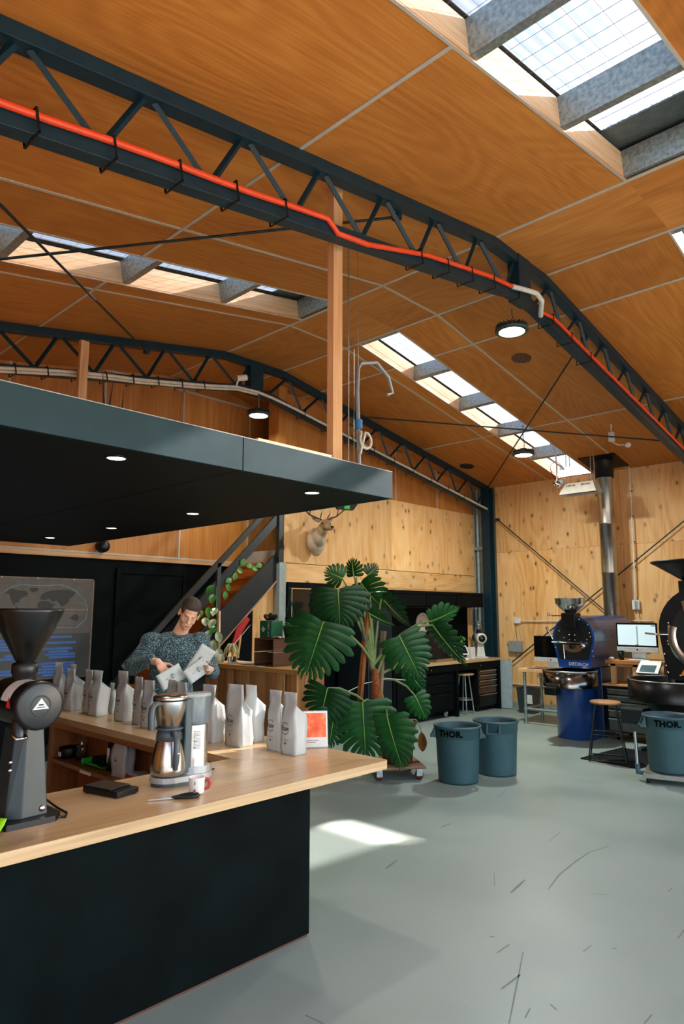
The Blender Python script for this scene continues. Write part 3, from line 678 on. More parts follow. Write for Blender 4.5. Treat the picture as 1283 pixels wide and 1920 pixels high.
# ---- big shop grinder
GB = mat('grinder_black', '0a1012', .38, var=.1, bump=.03, bscale=200)
gr = E('coffee_grinder', (1.16, 2.83, .9), label='tall black shop coffee grinder with funnel hopper on the worktop', cat='coffee grinder')
mb = MB(); mb.prism([(-.1, -.115), (.085, -.115), (.125, -.07), (.125, .1), (-.1, .1)], 0, .022); O('base_plate', mb, GB, gr, bevel=.006)
vs = []
for z, wx, y0, y1 in ((.02, .078, -.07, .09), (.35, .052, -.05, .085)):
    vs += [(-wx, y0+.03, z), (-wx*.35, y0, z), (wx, y0+.012, z), (wx, y1, z), (-wx, y1, z)]
mb = MB(); mb.add(vs, [(0, 1, 6, 5), (1, 2, 7, 6), (2, 3, 8, 7), (3, 4, 9, 8), (4, 0, 5, 9), (5, 6, 7, 8, 9), (4, 3, 2, 1, 0)]); st = O('stand', mb, mat('grinder_blue_black', '1b2a30', .4, var=.08), gr, bevel=.004)
for z in (.045, ): O('bolt', MB().ell((.055, -.062, z), (.012, .006, .012)), CHROME, st)
for z in (.2, .23): O('knob', MB().ell((-.066, -.03, z), (.008, .008, .008)), CHROME, gr)
def ycyl(mb, prof, c, seg=40):   # lathe about the Y axis; prof (r, y)
    M0 = mb.M; mb.M = M0 @ Matrix.Translation(c) @ Matrix.Rotation(R(-90), 4, 'X'); mb.lathe(prof, (0, 0, 0), seg); mb.M = M0; return mb
mo = O('motor_housing', ycyl(MB(), [(.001, -.14), (.08, -.14), (.09, -.135), (.093, -.125), (.093, -.095), (.088, -.09), (.088, .17), (.001, .17)], (-.01, 0, .445)), GB, gr)
O('end_ring', ycyl(MB(), [(.034, -.1405), (.037, -.143), (.04, -.1405)], (-.01, 0, .445)), GB, mo)
mb = MB(); mb.add([(-.042, -.142, .432), (.022, -.142, .432), (-.01, -.142, .474)], [(0, 1, 2)]); bd = O('badge', mb, mat('badge_silver', 'b9c4c8', .35), mo)
mb = MB(); mb.add([(-.026, -.1422, .438), (.006, -.1422, .438), (.006, -.1422, .441), (-.026, -.1422, .441)], [(0, 1, 2, 3)]).add([(-.019, -.1422, .446), (-.001, -.1422, .446), (-.001, -.1422, .452), (-.019, -.1422, .452)], [(0, 1, 2, 3)]); O('badge_print', mb, INK, bd)
mb = MB(); mb.grid(lambda u, v: (-.01+.0886*math.cos(R(75+95*u)), -.055+.085*v, .445+.0886*math.sin(R(75+95*u))), 14, 2); O('paper_label', mb, mat('paper_label', 'c9ccc8', .6), mo)
mb = MB(); mb.add([(-.0989, -.075, .437), (-.0989, -.03, .437), (-.0985, -.052, .48)], [(0, 1, 2)]); O('warning_label', mb, mat('warning_red', 'c4262e', .5), mo)
hp = O('hopper', MB().lathe([(.033, .56), (.034, .6), (.038, .605), (.1, .72), (.135, .8), (.138, .815), (.134, .815), (.13, .8), (.034, .612)], (0, .06, 0), 48), mat('hopper_black', '0b0d0e', .28), gr)
O('hopper_neck', MB().lathe([(.045, .52), (.045, .55), (.05, .555), (.05, .592), (.042, .598), (.034, .6)], (0, .06, 0), 36), GB, gr)
O('spout', MB().tube([(-.05, -.06, .4), (-.07, -.09, .37), (-.07, -.1, .33)], [.03, .026, .022], 14), GB, gr)
O('bag_clamp', MB().tube([(-.09, -.1, .34), (-.09, -.13, .33), (-.05, -.13, .33), (-.05, -.1, .34)], .006), CHROME, gr)
O('power_cord', MB().tube([(.08, .09, .06), (.13, .09, .04), (.16, .04, .008), (.16, -.05, .005), (.13, -.1, .005), (.1, -.1, .012)], .0045), BLACKP, gr)

# ---- things on the lower shelf of the bar
tub = E('black_tub', (2.54, 5.36, .58), label='low round black tub with white sticker on the bar shelf', cat='tub')
O('body', MB().lathe([(.001, 0), (.07, 0), (.078, .01), (.08, .075), (.076, .08), (.074, .012), (.001, .008)], (0, 0, 0), 32), BLACKP, tub)
O('sticker', MB().bb(-.084, -.078, -.02, .02, .02, .05), WHITEP, tub)
bt = E('glass_bottle', (2.54, 5.16, .58), label='clear glass swing-top bottle on the bar shelf', cat='bottle')
O('body', MB().lathe([(.001, .002), (.036, .002), (.04, .01), (.04, .13), (.03, .165), (.014, .19), (.013, .235), (.016, .24), (.011, .24), (.011, .19), (.027, .163), (.036, .13), (.036, .012), (.001, .008)], (0, 0, 0), 28), mat('clear_glass', 'f0f5f3', .03, trans=1.0, var=0), bt)
O('stopper', MB().ell((0, 0, .247), (.014, .014, .011)), CHROME, bt)
dp = E('dustpan', (2.55, 4.86, .58), R(90), label='green dustpan with black brush lying on the bar shelf', cat='dustpan')
GRN = mat('green_plastic', '1fae2c', .4, var=.05)
mb = MB(); mb.grid(lambda u, v: (-.11+.22*u, (v-.5)*.19, .012+.03*abs(2*v-1)**4), 10, 10); O('pan', mb, GRN, dp, solid=.004)
O('pan_wall', MB().grid(lambda u, v: (.115+.012*math.sin(math.pi*u), (u-.5)*.19, .012+.045*v), 10, 2), GRN, dp, solid=.004)
O('handle', MB().tube([(.11, 0, .04), (.17, .01, .035), (.26, .02, .022)], [.016, .013, .012], 10, flat=.6), GRN, dp)
O('brush', MB().box((-.02, 0, .05), (.16, .1, .05)), BLACKP, dp, bevel=.01)
b2 = bag(2.47, 4.40, .17, .08, .27, 4, 'large white coffee bag standing on the bar shelf', fin=.85, z=.58, grp=None)
b3 = E('coffee_bag', (2.56, 4.66, .58), R(3), label='black coffee bag beside the white one on the bar shelf', cat='coffee bag')
O('pouch', bag_mesh(.12, .09, .26, 44, .85), mat('black_foil_bag', '0c0c0e', .4, bump=.2, bscale=20), b3); O('label_print', MB().bb(-.051, -.047, .02, .05, .06, .16), WHITEP, b3)
rb = E('cardboard_tray', (2.52, 4.24, .58), R(-4), label='red cardboard tray with plastic packs on the bar shelf', cat='tray')
REDC = mat('red_card', 'a3121c', .5)
O('tray', MB().bb(-.07, -.067, -.11, .11, 0, .045).bb(.067, .07, -.11, .11, 0, .045).bb(-.07, .07, -.11, -.107, 0, .045).bb(-.07, .07, .107, .11, 0, .045).bb(-.07, .07, -.11, .11, 0, .003), REDC, rb)
for i in range(4): O('printed_mark', MB().bb(-.0715, -.07, -.05+.024*i, -.038+.024*i, .014, .03), WHITEP, rb)
O('plastic_pack', MB().box((0, 0, .04), (.125, .2, .03), (0, .1, 0)), mat('clear_pack', 'a9b3b6', .2), rb, bevel=.01)
cb = E('booklet', (2.55, 3.92, .58), R(-12), label='blue and white booklet leaning on the bar shelf behind the brewer', cat='booklet')
mb = MB(); mb.M = Euler((0, R(12), 0)).to_matrix().to_4x4(); mb.bb(-.006, .006, -.075, .075, 0, .2); O('cover', mb, mat('white_cover', 'c8ccd0', .5), cb)
mb = MB(); mb.M = Euler((0, R(12), 0)).to_matrix().to_4x4(); mb.bb(-.0075, -.006, -.05, .07, .02, .18); O('picture_print', mb, mat('blue_cover', '1f6fb0', .5), cb)

# ---- canopy over the bar
cp = E('bar_canopy', (0, 2.8, 2.44), label='broad flat black canopy hung over the bar with slate grey fascia', cat='canopy')
FAS = mat('slate_fascia', '2a3e44', .55, var=.05, scale=5, spec=.1); SOF = mat('black_soffit', '070d0d', .55, var=.12, scale=2, spec=.2)
def top_off(): return .012
O('fascia_board', MB().bb(-.8, 2.177, 0, .018, 0, .18), FAS, cp, bevel=.0015); O('fascia_board', MB().bb(2.183, 3.42, 0, .018, 0, .18), FAS, cp, bevel=.0015)
O('fascia_board', MB().bb(3.402, 3.42, .018, 4.72, 0, .18), FAS, cp); O('fascia_board', MB().bb(-.8, 3.402, 4.702, 4.72, 0, .18), FAS, cp)
for x0, x1 in ((-.8, 2.172), (2.18, 3.402)):
    for y0, y1 in ((.018, 2.4), (2.404, 4.702)): O('soffit_panel', MB().bb(x0, x1, y0, y1, .004, .016), SOF, cp)
O('deck', MB().bb(-.8, 3.402, .018, 4.702, .15, .168), mat('deck_ply', 'cdb690', .7), cp)
O('cap_trim', MB().bb(-.8, 3.42, 0, .02, .1805, .184), mat('pale_cap', '9aa09c', .5), cp)
for x0, x1, y0, z0 in ((2.36, 2.95, .1, .168), (2.6, 3.39, .14, .168)): O('loose_board', MB().bb(x0, x1, y0, y0+.035, z0, z0+.062), TIMBERX, cp, bevel=.002)
for x, y, zt_ in ((3.2, .32, cz(3.2)-.01), (3.075, 3.9, cz(3.075)-.16)):
    O('hanger_post', MB().bb(x-.045, x+.045, y-.03, y+.03, .168, zt_-2.44), TIMBER, cp, bevel=.002)
# antler-like dried stems standing on the canopy deck
dst = E('dried_stems', (4.0-.9, 6.3, 2.608), label='few dry pointed stems standing on top of the canopy', cat='dried stems')
for i, (a, h) in enumerate(((.3, 1.5), (-.2, 1.42), (.1, 1.36))): O('stem', MB().tube([(.1*i+.05, 0, 0), (.1*i+a*.2, 0, h*.6), (.12*i, 0, h)], [.012, .02, .002], 6), mat('dry_stem', '3a2a1e', .8), dst)
LENS = emit('downlight_lens', 'ffe9d0', 14)
for x, y in ((1.578, .217), (2.897, .22), (2.907, 1.53), (2.921, 2.81), (2.886, 3.99)):
    dl = E('downlight', (x, y, 0), kind=None); dl.parent = cp
    O('trim_ring', MB().lathe([(.042, .004), (.046, -.004), (.054, -.003), (.056, .004)], (0, 0, 0), 28), BLACKP, dl)
    O('lens', MB().lathe([(.043, -.001), (.001, -.0012)], (0, 0, 0), 28), LENS, dl)
    ld = bpy.data.lights.new('downlight_lamp', 'SPOT'); ld.energy = 16; ld.spot_size = R(105); ld.spot_blend = .8; ld.shadow_soft_size = .04; ld.color = (1, .86, .7)
    lo = bpy.data.objects.new('downlight_lamp', ld); COL.objects.link(lo); lo.parent = dl; lo.location = (0, 0, -.02)
# ================================================================ high-bay lamps, heater, flue and hanging gear
def highbay(x, y, z, ztop, label, en=75):
    r = E('pendant_lamp', (x, y, z), label=label, cat='pendant lamp', group='round high-bay lamps')
    HB = mat('lamp_housing', '3a4a45', .45, metal=.4)
    O('housing', MB().lathe([(.12, 0), (.155, .005), (.16, .02), (.15, .035), (.11, .05), (.07, .075), (.05, .1), (.03, .105), (.001, .107)], (0, 0, 0), 40), HB, r)
    for i in range(24):
        a = 2*math.pi*i/24; mb = MB(); mb.M = Matrix.Rotation(a, 4, 'Z'); mb.bb(.06, .15, -.003, .003, .035, .07); O('cooling_fin', mb, HB, r)
    O('lens', MB().lathe([(.122, .002), (.1, -.004), (.001, -.006)], (0, 0, 0), 40), emit('lamp_lens', 'f4ffe8', 9), r)
    O('hook', MB().tube([(0, 0, .105), (.015, 0, .12), (0, 0, .135), (-.012, 0, .125)], .004, 6), CHROME, r)
    O('hanger', MB().tube([(0, 0, .13), (0, 0, ztop-z)], .004, 6), GALV, r)
    O('cord', MB().tube([(.03, 0, .1), (.06, .01, .17), (.05, .02, (ztop-z)*.75), (.02, 0, ztop-z)], .0045, 6), BLACKP, r)
    d = bpy.data.lights.new('lamp_light', 'AREA'); d.shape = 'DISK'; d.size = .24; d.energy = en; d.color = (.93, 1, .93)
    o = bpy.data.objects.new('lamp_light', d); COL.objects.link(o); o.parent = r; o.location = (0, 0, -.012)
highbay(5.54, 3.06, 4.33, 4.58, 'glowing round high-bay lamp hung below the nearer truss peak', 22)
highbay(8.68, 4.68, 3.93, 4.38, 'glowing round high-bay lamp where the brace rods cross', 95)
highbay(5.56, 6.83, 4.28, 4.56, 'glowing round high-bay lamp below the farther truss peak', 25)
# ---- flue pipe with black ceiling collar
fl = E('flue_pipe', (10.95, 4.46, 0), label='tall silver flue pipe rising from the blue roaster to the ceiling', cat='flue pipe')
STF = mat('flue_steel', 'a8a49c', .32, metal=1.0, var=.1, scale=4)
for i, (z0, z1) in enumerate(((1.56, 2.35), (2.35, 3.15), (3.15, 3.95))): O('pipe_section', MB().lathe([(.122, z0), (.122, z1-.03), (.126, z1-.028), (.126, z1)], (0, 0, 0), 32), STF, fl)
O('elbow', MB().tube([(-.2, -.06, 1.34), (-.08, -.03, 1.37), (-.01, 0, 1.46), (0, 0, 1.58)], .118, 24), STF, fl)
O('collar', MB().lathe([(.122, 3.9), (.148, 3.9), (.148, 4.3)], (0, 0, 0), 32), BLACKM, fl)
mb = MB(); mb.box((0, 0, cz(10.95)-.012), (.62, .6, .012), (0, AL, 0)); O('ceiling_plate', mb, BLACKM, fl)
# ---- radiant heater on chains
ht = E('ceiling_heater', (10.25, 4.56, 3.56), label='pale louvred heater box hung on chains in front of the flue', cat='heater')
HW = mat('heater_cream', 'b9b0a2', .5)
mb = MB(); vs = []
for z, a, b in ((0, .3, .13), (.17, .24, .09)): vs += [(-b, -a, z), (b, -a, z), (b, a, z), (-b, a, z)]
mb.add(vs, [(4, 5, 6, 7), (0, 1, 5, 4), (1, 2, 6, 5), (2, 3, 7, 6), (3, 0, 4, 7)]); O('casing', mb, HW, ht, solid=.004)
O('burner_tray', MB().bb(-.11, .11, -.26, .26, .03, .04), BLACKM, ht)
for k, y0 in enumerate((-.19, .05)):
    for i in range(7): O('louvre', MB().box((-.098, y0+.022*i, .13), (.006, .012, .03), (0, R(13), 0)), BLACKM, ht)
CH = mat('chain_steel', '9c9f9c', .4, metal=.8)
for x, y in ((-.05, -.2), (-.05, .2), (.08, -.2), (.08, .2)):
    zt_ = cz(10.25+x)-3.56; O('chain', MB().tube([(x, y, .16), (x, y, zt_)], .006, 5), CH, ht)
# cable loop and round sensor beside the heater
sn = E('ceiling_sensor', (10.02, 4.84, 3.72), label='round chrome sensor hanging on looped cables beside the heater', cat='sensor')
O('head', MB().ell((0, 0, 0), (.06, .06, .06)), CHROME, sn); O('head_back', MB().ell((.05, -.05, .04), (.045, .045, .045)), GREYP, sn)
O('pole', MB().tube([(0, 0, .05), (0, -.01, .3), (-.02, 0, .55), (-.08, .04, .7), (-.08, .04, cz(9.94)-3.72)], .012, 8), WHC, sn)
O('cable', MB().tube([(0, .02, .05)]+[(.05+.12*math.cos(t), .02-.05*math.cos(t), .25+.12*math.sin(t)) for t in [math.pi+.5*i for i in range(14)]]+[(.1, -.02, .1), (.06, -.03, .02)], .004, 6), BLACKP, sn)
# small junction box under the ceiling with a socket
jb = E('junction_box', (9.62, 3.78, 0), label='white junction box and socket hanging from the ceiling near the flue', cat='junction box')
zj = cz(9.62)
O('conduit', MB().tube([(0, 0, zj), (0, 0, zj-.12)], .012, 8), WHC, jb); O('box', MB().box((0, 0, zj-.19), (.06, .075, .14)), WHITEP, jb, bevel=.006)
O('flex', MB().tube([(0, 0, zj-.26), (.06, -.06, zj-.31), (.12, -.13, zj-.31)], .008, 8), WHC, jb); O('socket', MB().ell((.15, -.17, zj-.31), (.045, .045, .04)), WHITEP, jb)
# drop conduit down the pine wall to a switch box
dc = E('wall_conduit', (11.32, 4.19, 0), label='white conduit dropping down the pine wall to a switch box', cat='conduit')
O('pipe', MB().tube([(0, .0, cz(11.32)), (0, 0, 3.5), (0, .01, 2.6), (0, .03, 1.9)], .014, 8), WHC, dc)
O('switch_box', MB().box((.03, .03, 1.83), (.07, .11, .15)), WHITEP, dc, bevel=.006); O('switch_panel', MB().box((-.008, .015, 1.83), (.006, .05, .13)), GREYP, dc)
for i in range(4): O('pipe_clip', MB().box((.02, .01*i/3, 3.7-.42*i), (.05, .04, .015)), BLACKP, dc)
O('cable', MB().tube([(.04, .02, 1.75), (.05, .0, 1.6), (.06, .02, 1.35)], .007, 6), WHC, dc)
# hanging chain and cable near the timber post
hc = E('hanging_chain', (3.98, 3.72, 0), label='thin chain hanging from the ceiling beside the timber post', cat='chain')
O('links', MB().tube([(0, 0, 2.9), (0, 0, cz(3.98))], .006, 5), CH, hc)
hk = E('hanging_cable', (4.1, 3.72, 0), label='grey cable with blue plug and coiled loop hanging over the canopy', cat='cable')
O('cable', MB().tube([(.0, 0, 2.62), (.01, 0, 2.9), (.0, 0, 3.3), (-.01, 0, 3.55), (.0, 0, 3.75), (.06, .02, 3.82), (.3, .05, 3.9), (.5, .08, 3.82), (.58, .1, 3.7), (.5, .1, 3.66)], .016, 8), GREYP, hk)
O('plug', MB().cyl((0, 0, 0), .035, 3.22, 3.3, 16), mat('blue_plug', '2f6fa5', .4), hk)
O('loop', MB().tube([(0, -.03, 3.2)]+[(.06+.07*math.cos(t), -.03, 3.13+.07*math.sin(t)) for t in [math.pi*.8+.45*i for i in range(13)]]+[(-.01, -.03, 3.0)], .011, 8), WHC, hk)
O('wire', MB().tube([(0, 0, 3.75), (0, 0, cz(4.1))], .003, 5), CH, hk)
# security camera on the farther truss, vents in the ceiling
cc = E('security_camera', (5.25, 6.8, 4.71), label='small white security camera on the farther truss', cat='security camera')
O('body', MB().tube([(-.07, .02, -.01), (.05, -.03, .02)], .04, 14), WHITEP, cc); O('lens', MB().tube([(.05, -.03, .02), (.075, -.04, .026)], .032, 14), BLACKP, cc); O('bracket', MB().tube([(-.05, .02, -.03), (-.06, .05, -.12), (-.04, .06, -.14)], .012, 8), WHITEP, cc)
for x, y, rr, lb in ((7.33, 3.93, .12, 'round dusty vent hole in the ceiling below the bright lamp'), (10.21, 6.63, .13, 'round dark vent hole in the ceiling near the corner column')):
    v = E('ceiling_vent', (x, y, cz(x)-.003), rot=(0, AL, 0), label=lb, cat='vent')
    O('vent_disc', MB().lathe([(rr, 0), (rr, -.004), (rr-.012, -.006), (rr-.02, -.002), (.001, -.002)], (0, 0, 0), 32), mat('vent_dark' if x > 9 else 'vent_dusty', '171310' if x > 9 else '5a3f28', .8, var=.3, scale=30), v)
# green exit sign beyond the canopy edge
ex = E('exit_sign', (5.72, 5.4, 2.97), R(-20), label='dark wedge shaped sign with green face showing past the canopy edge', cat='sign')
mb = MB(); mb.prism([(-.16, -.05), (.16, -.05), (.16, .05), (-.16, .05)], 0, .02); O('top_plate', mb, WHITEP, ex)
mb = MB(); mb.M = Matrix.Rotation(R(90), 4, 'X'); mb.prism([(-.16, 0), (.16, 0), (.1, -.08), (-.1, -.08)], -.02, .02); O('body', mb, BLACKP, ex)
O('green_face', MB().bb(-.02, .05, -.022, -.02, -.07, -.02), emit('exit_green', '1f9a3a', .25), ex)
for x in (-.12, .12): O('wire', MB().tube([(x, 0, .02), (x, 0, cz(5.55)-2.93)], .003, 5), CH, ex)
# ================================================================ rear of the hall: poster, stairs, plank counter, deer trophy
mp_ = E('map_poster', (0, 8.178, 0), label='large dark world map poster with blue chart pinned to the black wall', cat='poster')
O('board', MB().bb(2.3, 4.07, 0, .018, .92, 2.11), mat('poster_brown', '4a423f', .45, var=.08), mp_)
O('board_edge', MB().bb(4.055, 4.07, -.002, 0, .92, 2.11).bb(2.3, 4.07, -.002, 0, 2.095, 2.11), mat('poster_edge', '7a6450', .5), mp_)
O('chart_ground', MB().bb(2.32, 4.045, -.002, 0, .935, 1.45), mat('poster_dark', '171a1c', .4), mp_)
LAND = mat('land_ink', '12110f', .5); CY = mat('cyan_line', '6fb4c4', .5); BLU = mat('chart_blue', '1d5aa8', .45); PL = mat('pale_line', '7d726a', .5)
def flatxz(poly, y0=-.003, y1=-.001):
    mb = MB(); n_ = len(poly); vs = [(x, y0, z) for x, z in poly]; mb.add(vs, [tuple(range(n_))]); return mb
NA = [(3.0, 1.91), (3.06, 1.97), (3.15, 1.95), (3.23, 1.95), (3.27, 1.91), (3.22, 1.88), (3.18, 1.86), (3.16, 1.81), (3.12, 1.81), (3.12, 1.78), (3.15, 1.76), (3.1, 1.79), (3.07, 1.85), (3.05, 1.91)]
GL = [(3.27, 1.98), (3.36, 1.99), (3.38, 1.96), (3.33, 1.93), (3.29, 1.94)]
EU = [(3.4, 1.86), (3.42, 1.91), (3.47, 1.94), (3.54, 1.96), (3.65, 1.97), (3.75, 1.97), (3.83, 1.94), (3.81, 1.9), (3.76, 1.86), (3.75, 1.82), (3.71, 1.79), (3.67, 1.76), (3.64, 1.8), (3.6, 1.84), (3.55, 1.82), (3.52, 1.86), (3.47, 1.85), (3.44, 1.84)]
AF = [(3.38, 1.81), (3.42, 1.83), (3.51, 1.83), (3.55, 1.8), (3.59, 1.8), (3.55, 1.75), (3.55, 1.68), (3.52, 1.62), (3.5, 1.62), (3.48, 1.71), (3.43, 1.75), (3.38, 1.75)]
AU = [(3.77, 1.62), (3.81, 1.66), (3.86, 1.68), (3.89, 1.64), (3.88, 1.6), (3.83, 1.6), (3.8, 1.62)]
SA = [(3.13, 1.76), (3.18, 1.74), (3.23, 1.71), (3.21, 1.65), (3.18, 1.58), (3.16, 1.6), (3.14, 1.69)]
for p in (NA, GL, EU, AF, AU, SA): O('land_print', flatxz(p), LAND, mp_)
OUTL = [(2.75, 1.62), (2.85, 1.85), (3.06, 1.98), (3.17, 2.02), (3.41, 2.01), (3.65, 2.03), (3.82, 1.97), (3.95, 1.85), (4.0, 1.73), (3.98, 1.62), (3.86, 1.51), (3.48, 1.52), (2.97, 1.53), (2.75, 1.62)]
O('outline_print', MB().tube([(x, -.002, z) for x, z in OUTL], .004, 4), CY, mp_)
mb = MB()
rnd = random.Random(5)
for i in range(26):
    z = 1.53+.48*i/25; h_ = .0012+.0012*rnd.random(); x1 = 3.99-abs(z-1.73)*.5; mb.bb(2.85, x1, -.0022, -.001, z, z+h_)
O('line_print', mb, PL, mp_); O('line_print', MB().bb(2.8, 4.0, -.0026, -.001, 1.732, 1.736), mat('tan_line', 'b89a5a', .5), mp_)
for i in range(14):
    z = .95+.034*i; x = 2.4
    while x < 3.86:
        x2 = min(3.87, x+.12+.4*rnd.random())
        if rnd.random() < .78: O('bar_print', MB().bb(x, x2, -.004, -.001, z+.003, z+.029), BLU, mp_)
        x = x2+.004
for x in (2.95, 3.36, 3.8): O('pin', MB().ell((x, -.006, 2.1), (.01, .01, .01), seg=8, rings=6), WHITEP, mp_)
sp = E('wall_speaker', (4.14, 8.16, 2.53), label='small round black speaker on the plywood above the black wall', cat='speaker')
O('body', ycyl(MB(), [(.001, -.09), (.05, -.088), (.075, -.06), (.082, .02), (.06, .035)], (0, 0, 0), 28), BLACKP, sp); O('cone', ycyl(MB(), [(.001, -.094), (.028, -.094), (.034, -.088)], (0, 0, 0), 24), mat('speaker_cone', '2a2e30', .5), sp)

# ---- staircase rising toward the office
stc = E('staircase', (0, 0, 0), label='timber stairs with black stringers climbing toward the office wall', cat='staircase')
SBL = mat('stair_black', '10191c', .42, var=.1)
TRD = wood('orange_tread', '8a4516', 'b0641f', 'c98038', axis=1, freq=2, lines=20, rough=.4, contrast=.8, warp=.15)
x0_, sl_ = 3.62, .93
def stringer(y): 
    mb = MB(); mb.M = Matrix.Translation((0, y, 0)) @ Matrix.Rotation(R(90), 4, 'X')
    mb.prism([(x0_-.1, 0), (x0_+.34, 0), (6.37, 2.2), (6.37, 2.58), (x0_-.1, .14)], -.022, .022); return mb
O('stringer', stringer(7.31), SBL, stc, bevel=.003); O('stringer', stringer(8.14), SBL, stc)
mb = MB(); mb.M = Matrix.Translation((0, 7.285, 0)) @ Matrix.Rotation(R(90), 4, 'X'); mb.prism([(x0_+.34, 0), (x0_+.36, 0), (6.37, 2.18), (6.37, 2.2)], -.01, .012); O('edge_strip', mb, mat('pale_edge', 'b58d6a', .6), stc)
for k_ in range(1, 13):
    z = .2*k_; x = x0_+.02+(z-.05)/sl_
    O('tread', MB().bb(x-.03, x+.25, 7.335, 8.115, z-.04, z), TRD, stc, bevel=.004)
    O('riser', MB().bb(x+.2, x+.215, 7.335, 8.115, z, z+.16), TRD, stc)
O('landing_board', MB().bb(6.3, 6.32, 7.34, 8.1, 2.33, 2.58), mat('grey_board', 'a3a29a', .6), stc)
def flat(p, q, w_, t_, y):
    p, q = Vector((p[0], y, p[1])), Vector((q[0], y, q[1])); d = q-p; mb = MB(); mb.box((p+q)/2, (d.length, t_, w_), (0, -math.atan2(d.z, d.x), 0)); return mb
O('handrail', flat((4.0, 1.07), (6.4, 3.4), .075, .05, 7.27), SBL, stc, bevel=.006)
O('mid_rail', flat((4.6, 1.36), (6.36, 3.08), .115, .04, 7.28), SBL, stc, bevel=.003)
O('newel_post', MB().bb(5.27, 5.33, 7.245, 7.3, 1.25, 2.34), mat('post_grey_blue', '28363a', .4), stc, bevel=.003)
O('newel_post', MB().bb(6.3, 6.38, 7.23, 7.3, 2.4, 3.6), SBL, stc, bevel=.003); O('newel_post', MB().bb(4.02, 4.08, 7.245, 7.3, 0, 1.15), SBL, stc)
us = E('understair_panel', (0, 7.36, 0), label='pine plywood panel filling the space under the stairs', cat='panel')
mb = MB(); mb.M = Matrix.Rotation(R(90), 4, 'X'); mb.prism([(5.95, 0), (6.31, 0), (6.31, 2.13), (5.95, 1.78)], -.01, .01); O('sheet', mb, PINE, us)
mb = MB(); mb.M = Matrix.Rotation(R(90), 4, 'X'); mb.prism([(4.4, 0), (5.95, 0), (5.95, 1.78), (4.4, .38)], -.01, .01); O('black_sheet', mb, BLACK, us)
# red and white pennant hanging below the stringer
pn = E('pennant', (5.72, 7.24, 1.56), label='red and white folded pennant hanging below the stair stringer', cat='pennant')
mb = MB(); mb.add([(-.2, 0, -.28), (-.17, 0, -.3), (.09, 0, .05), (.04, 0, .09), (-.13, 0, -.08)], [(0, 1, 2, 3, 4)]); O('cloth', mb, mat('red_cloth', 'b3151c', .7), pn, solid=.012)
mb = MB(); mb.add([(-.2, -.012, -.29), (-.16, -.012, -.27), (.1, -.012, -.02), (.06, -.012, -.05)], [(0, 1, 2, 3)]); O('trim', mb, mat('pink_cloth', 'd9b6ae', .7), pn, solid=.006)
O('stick', MB().tube([(-.06, 0, -.15), (-.09, 0, -.45)], [.02, .01], 8), TIMBER, pn)

# ---- reclaimed plank counter behind the person
PLK = [wood('reclaimed_plank_%d' % i, a, b, c, axis=2, freq=2.5, lines=26, rough=.65, contrast=.8, warp=.12, knots=.5) for i, (a, b, c) in enumerate((('8a5526', 'a97240', 'c08a56'), ('7a4a20', '9a6434', 'b37d4a'), ('93602f', 'b5804b', 'cb9a66')))]
pc = E('plank_counter', (5.0, 5.42, 0), label='service counter clad in upright reclaimed planks behind the person', cat='counter')
O('carcass', MB().bb(.025, .42, .02, 1.63, 0, 1.05), BLACK, pc)
y = 0.0; i = 0; rnd = random.Random(11)
while y < 1.64:
    wdt = .085+.03*rnd.random(); wdt = min(wdt, 1.65-y); gap = .03 if i in (1, 10) else .004
    O('plank', MB().bb(.002*(i % 2), .022, y, y+wdt-gap, .02, 1.05), PLK[i % 3], pc, bevel=.002); y += wdt; i += 1
x = .02; i = 0
while x < .38:
    O('plank', MB().bb(x, x+.094, 0, .02, .02, 1.05), PLK[(i+1) % 3], pc, bevel=.002); x += .098; i += 1
O('top', MB().bb(-.03, .46, -.03, 1.66, 1.05, 1.1), wood('counter_honey_top', 'a5702f', 'c48d4a', 'd6a669', axis=1, freq=2, lines=20, rough=.35, contrast=.7, warp=.12), pc, bevel=.004)
for yy, zz in ((.92, .55), (.8, .62), (.98, .64), (1.05, .5)): O('iron_fitting', MB().bb(-.006, .002, yy-.012, yy+.012, zz-.03, zz+.03), BLACKM, pc)
# things on the plank counter
mgz = mat('magazine_blue', '7f93a0', .4)
for k_, (x, y, rz, c, lb) in enumerate(((5.2, 6.62, 12, '5f7684', 'blue magazine lying at the far end of the plank counter'), (5.2, 6.5, -20, 'b9bdb8', 'pale magazine overlapping the blue one on the plank counter'), (5.03, 6.12, 4, '6d8796', 'blue leaflet lying in front of the crate on the plank counter'))):
    m_ = E('magazine', (x, y, 1.1+.006*(k_ == 1)), R(rz), label=lb, cat='magazine'); m_.scale = (.5, .5, 1) if k_ == 2 else (1, 1, 1); O('pages', MB().bb(-.1, .1, -.14, .14, .0005, .004), WHITEP, m_); O('cover', MB().bb(-.101, .101, -.141, .141, .004, .0055), mat('magazine_%d' % k_, c, .4, var=.25, scale=9), m_)
wc = E('paper_cup', (5.28, 6.32, 1.107), label='small white tub behind the crate on the plank counter', cat='tub'); O('cup', MB().lathe([(.001, 0), (.04, 0), (.048, .08), (.044, .08), (.037, .005), (.001, .004)], (0, 0, 0), 24), WHITEP, wc); O('rim', MB().lathe([(.048, .076), (.051, .08), (.047, .083)], (0, 0, 0), 24), WHITEP, wc)
cra = E('wooden_crate', (5.1, 5.92, 1.1), label='old brown wooden crate lying open end out on the plank counter', cat='crate')
CRW = wood('old_crate_wood', '3f2414', '5e3a22', '7d5435', axis=0, freq=3, lines=20, rough=.7, contrast=.8, warp=.12)
for z0, z1 in ((.002, .15), (.156, .31)): O('side_board', MB().bb(0, .45, 0, .014, z0, z1), CRW, cra, bevel=.002); O('side_board', MB().bb(0, .45, .326, .34, z0, z1), CRW, cra, bevel=.002)
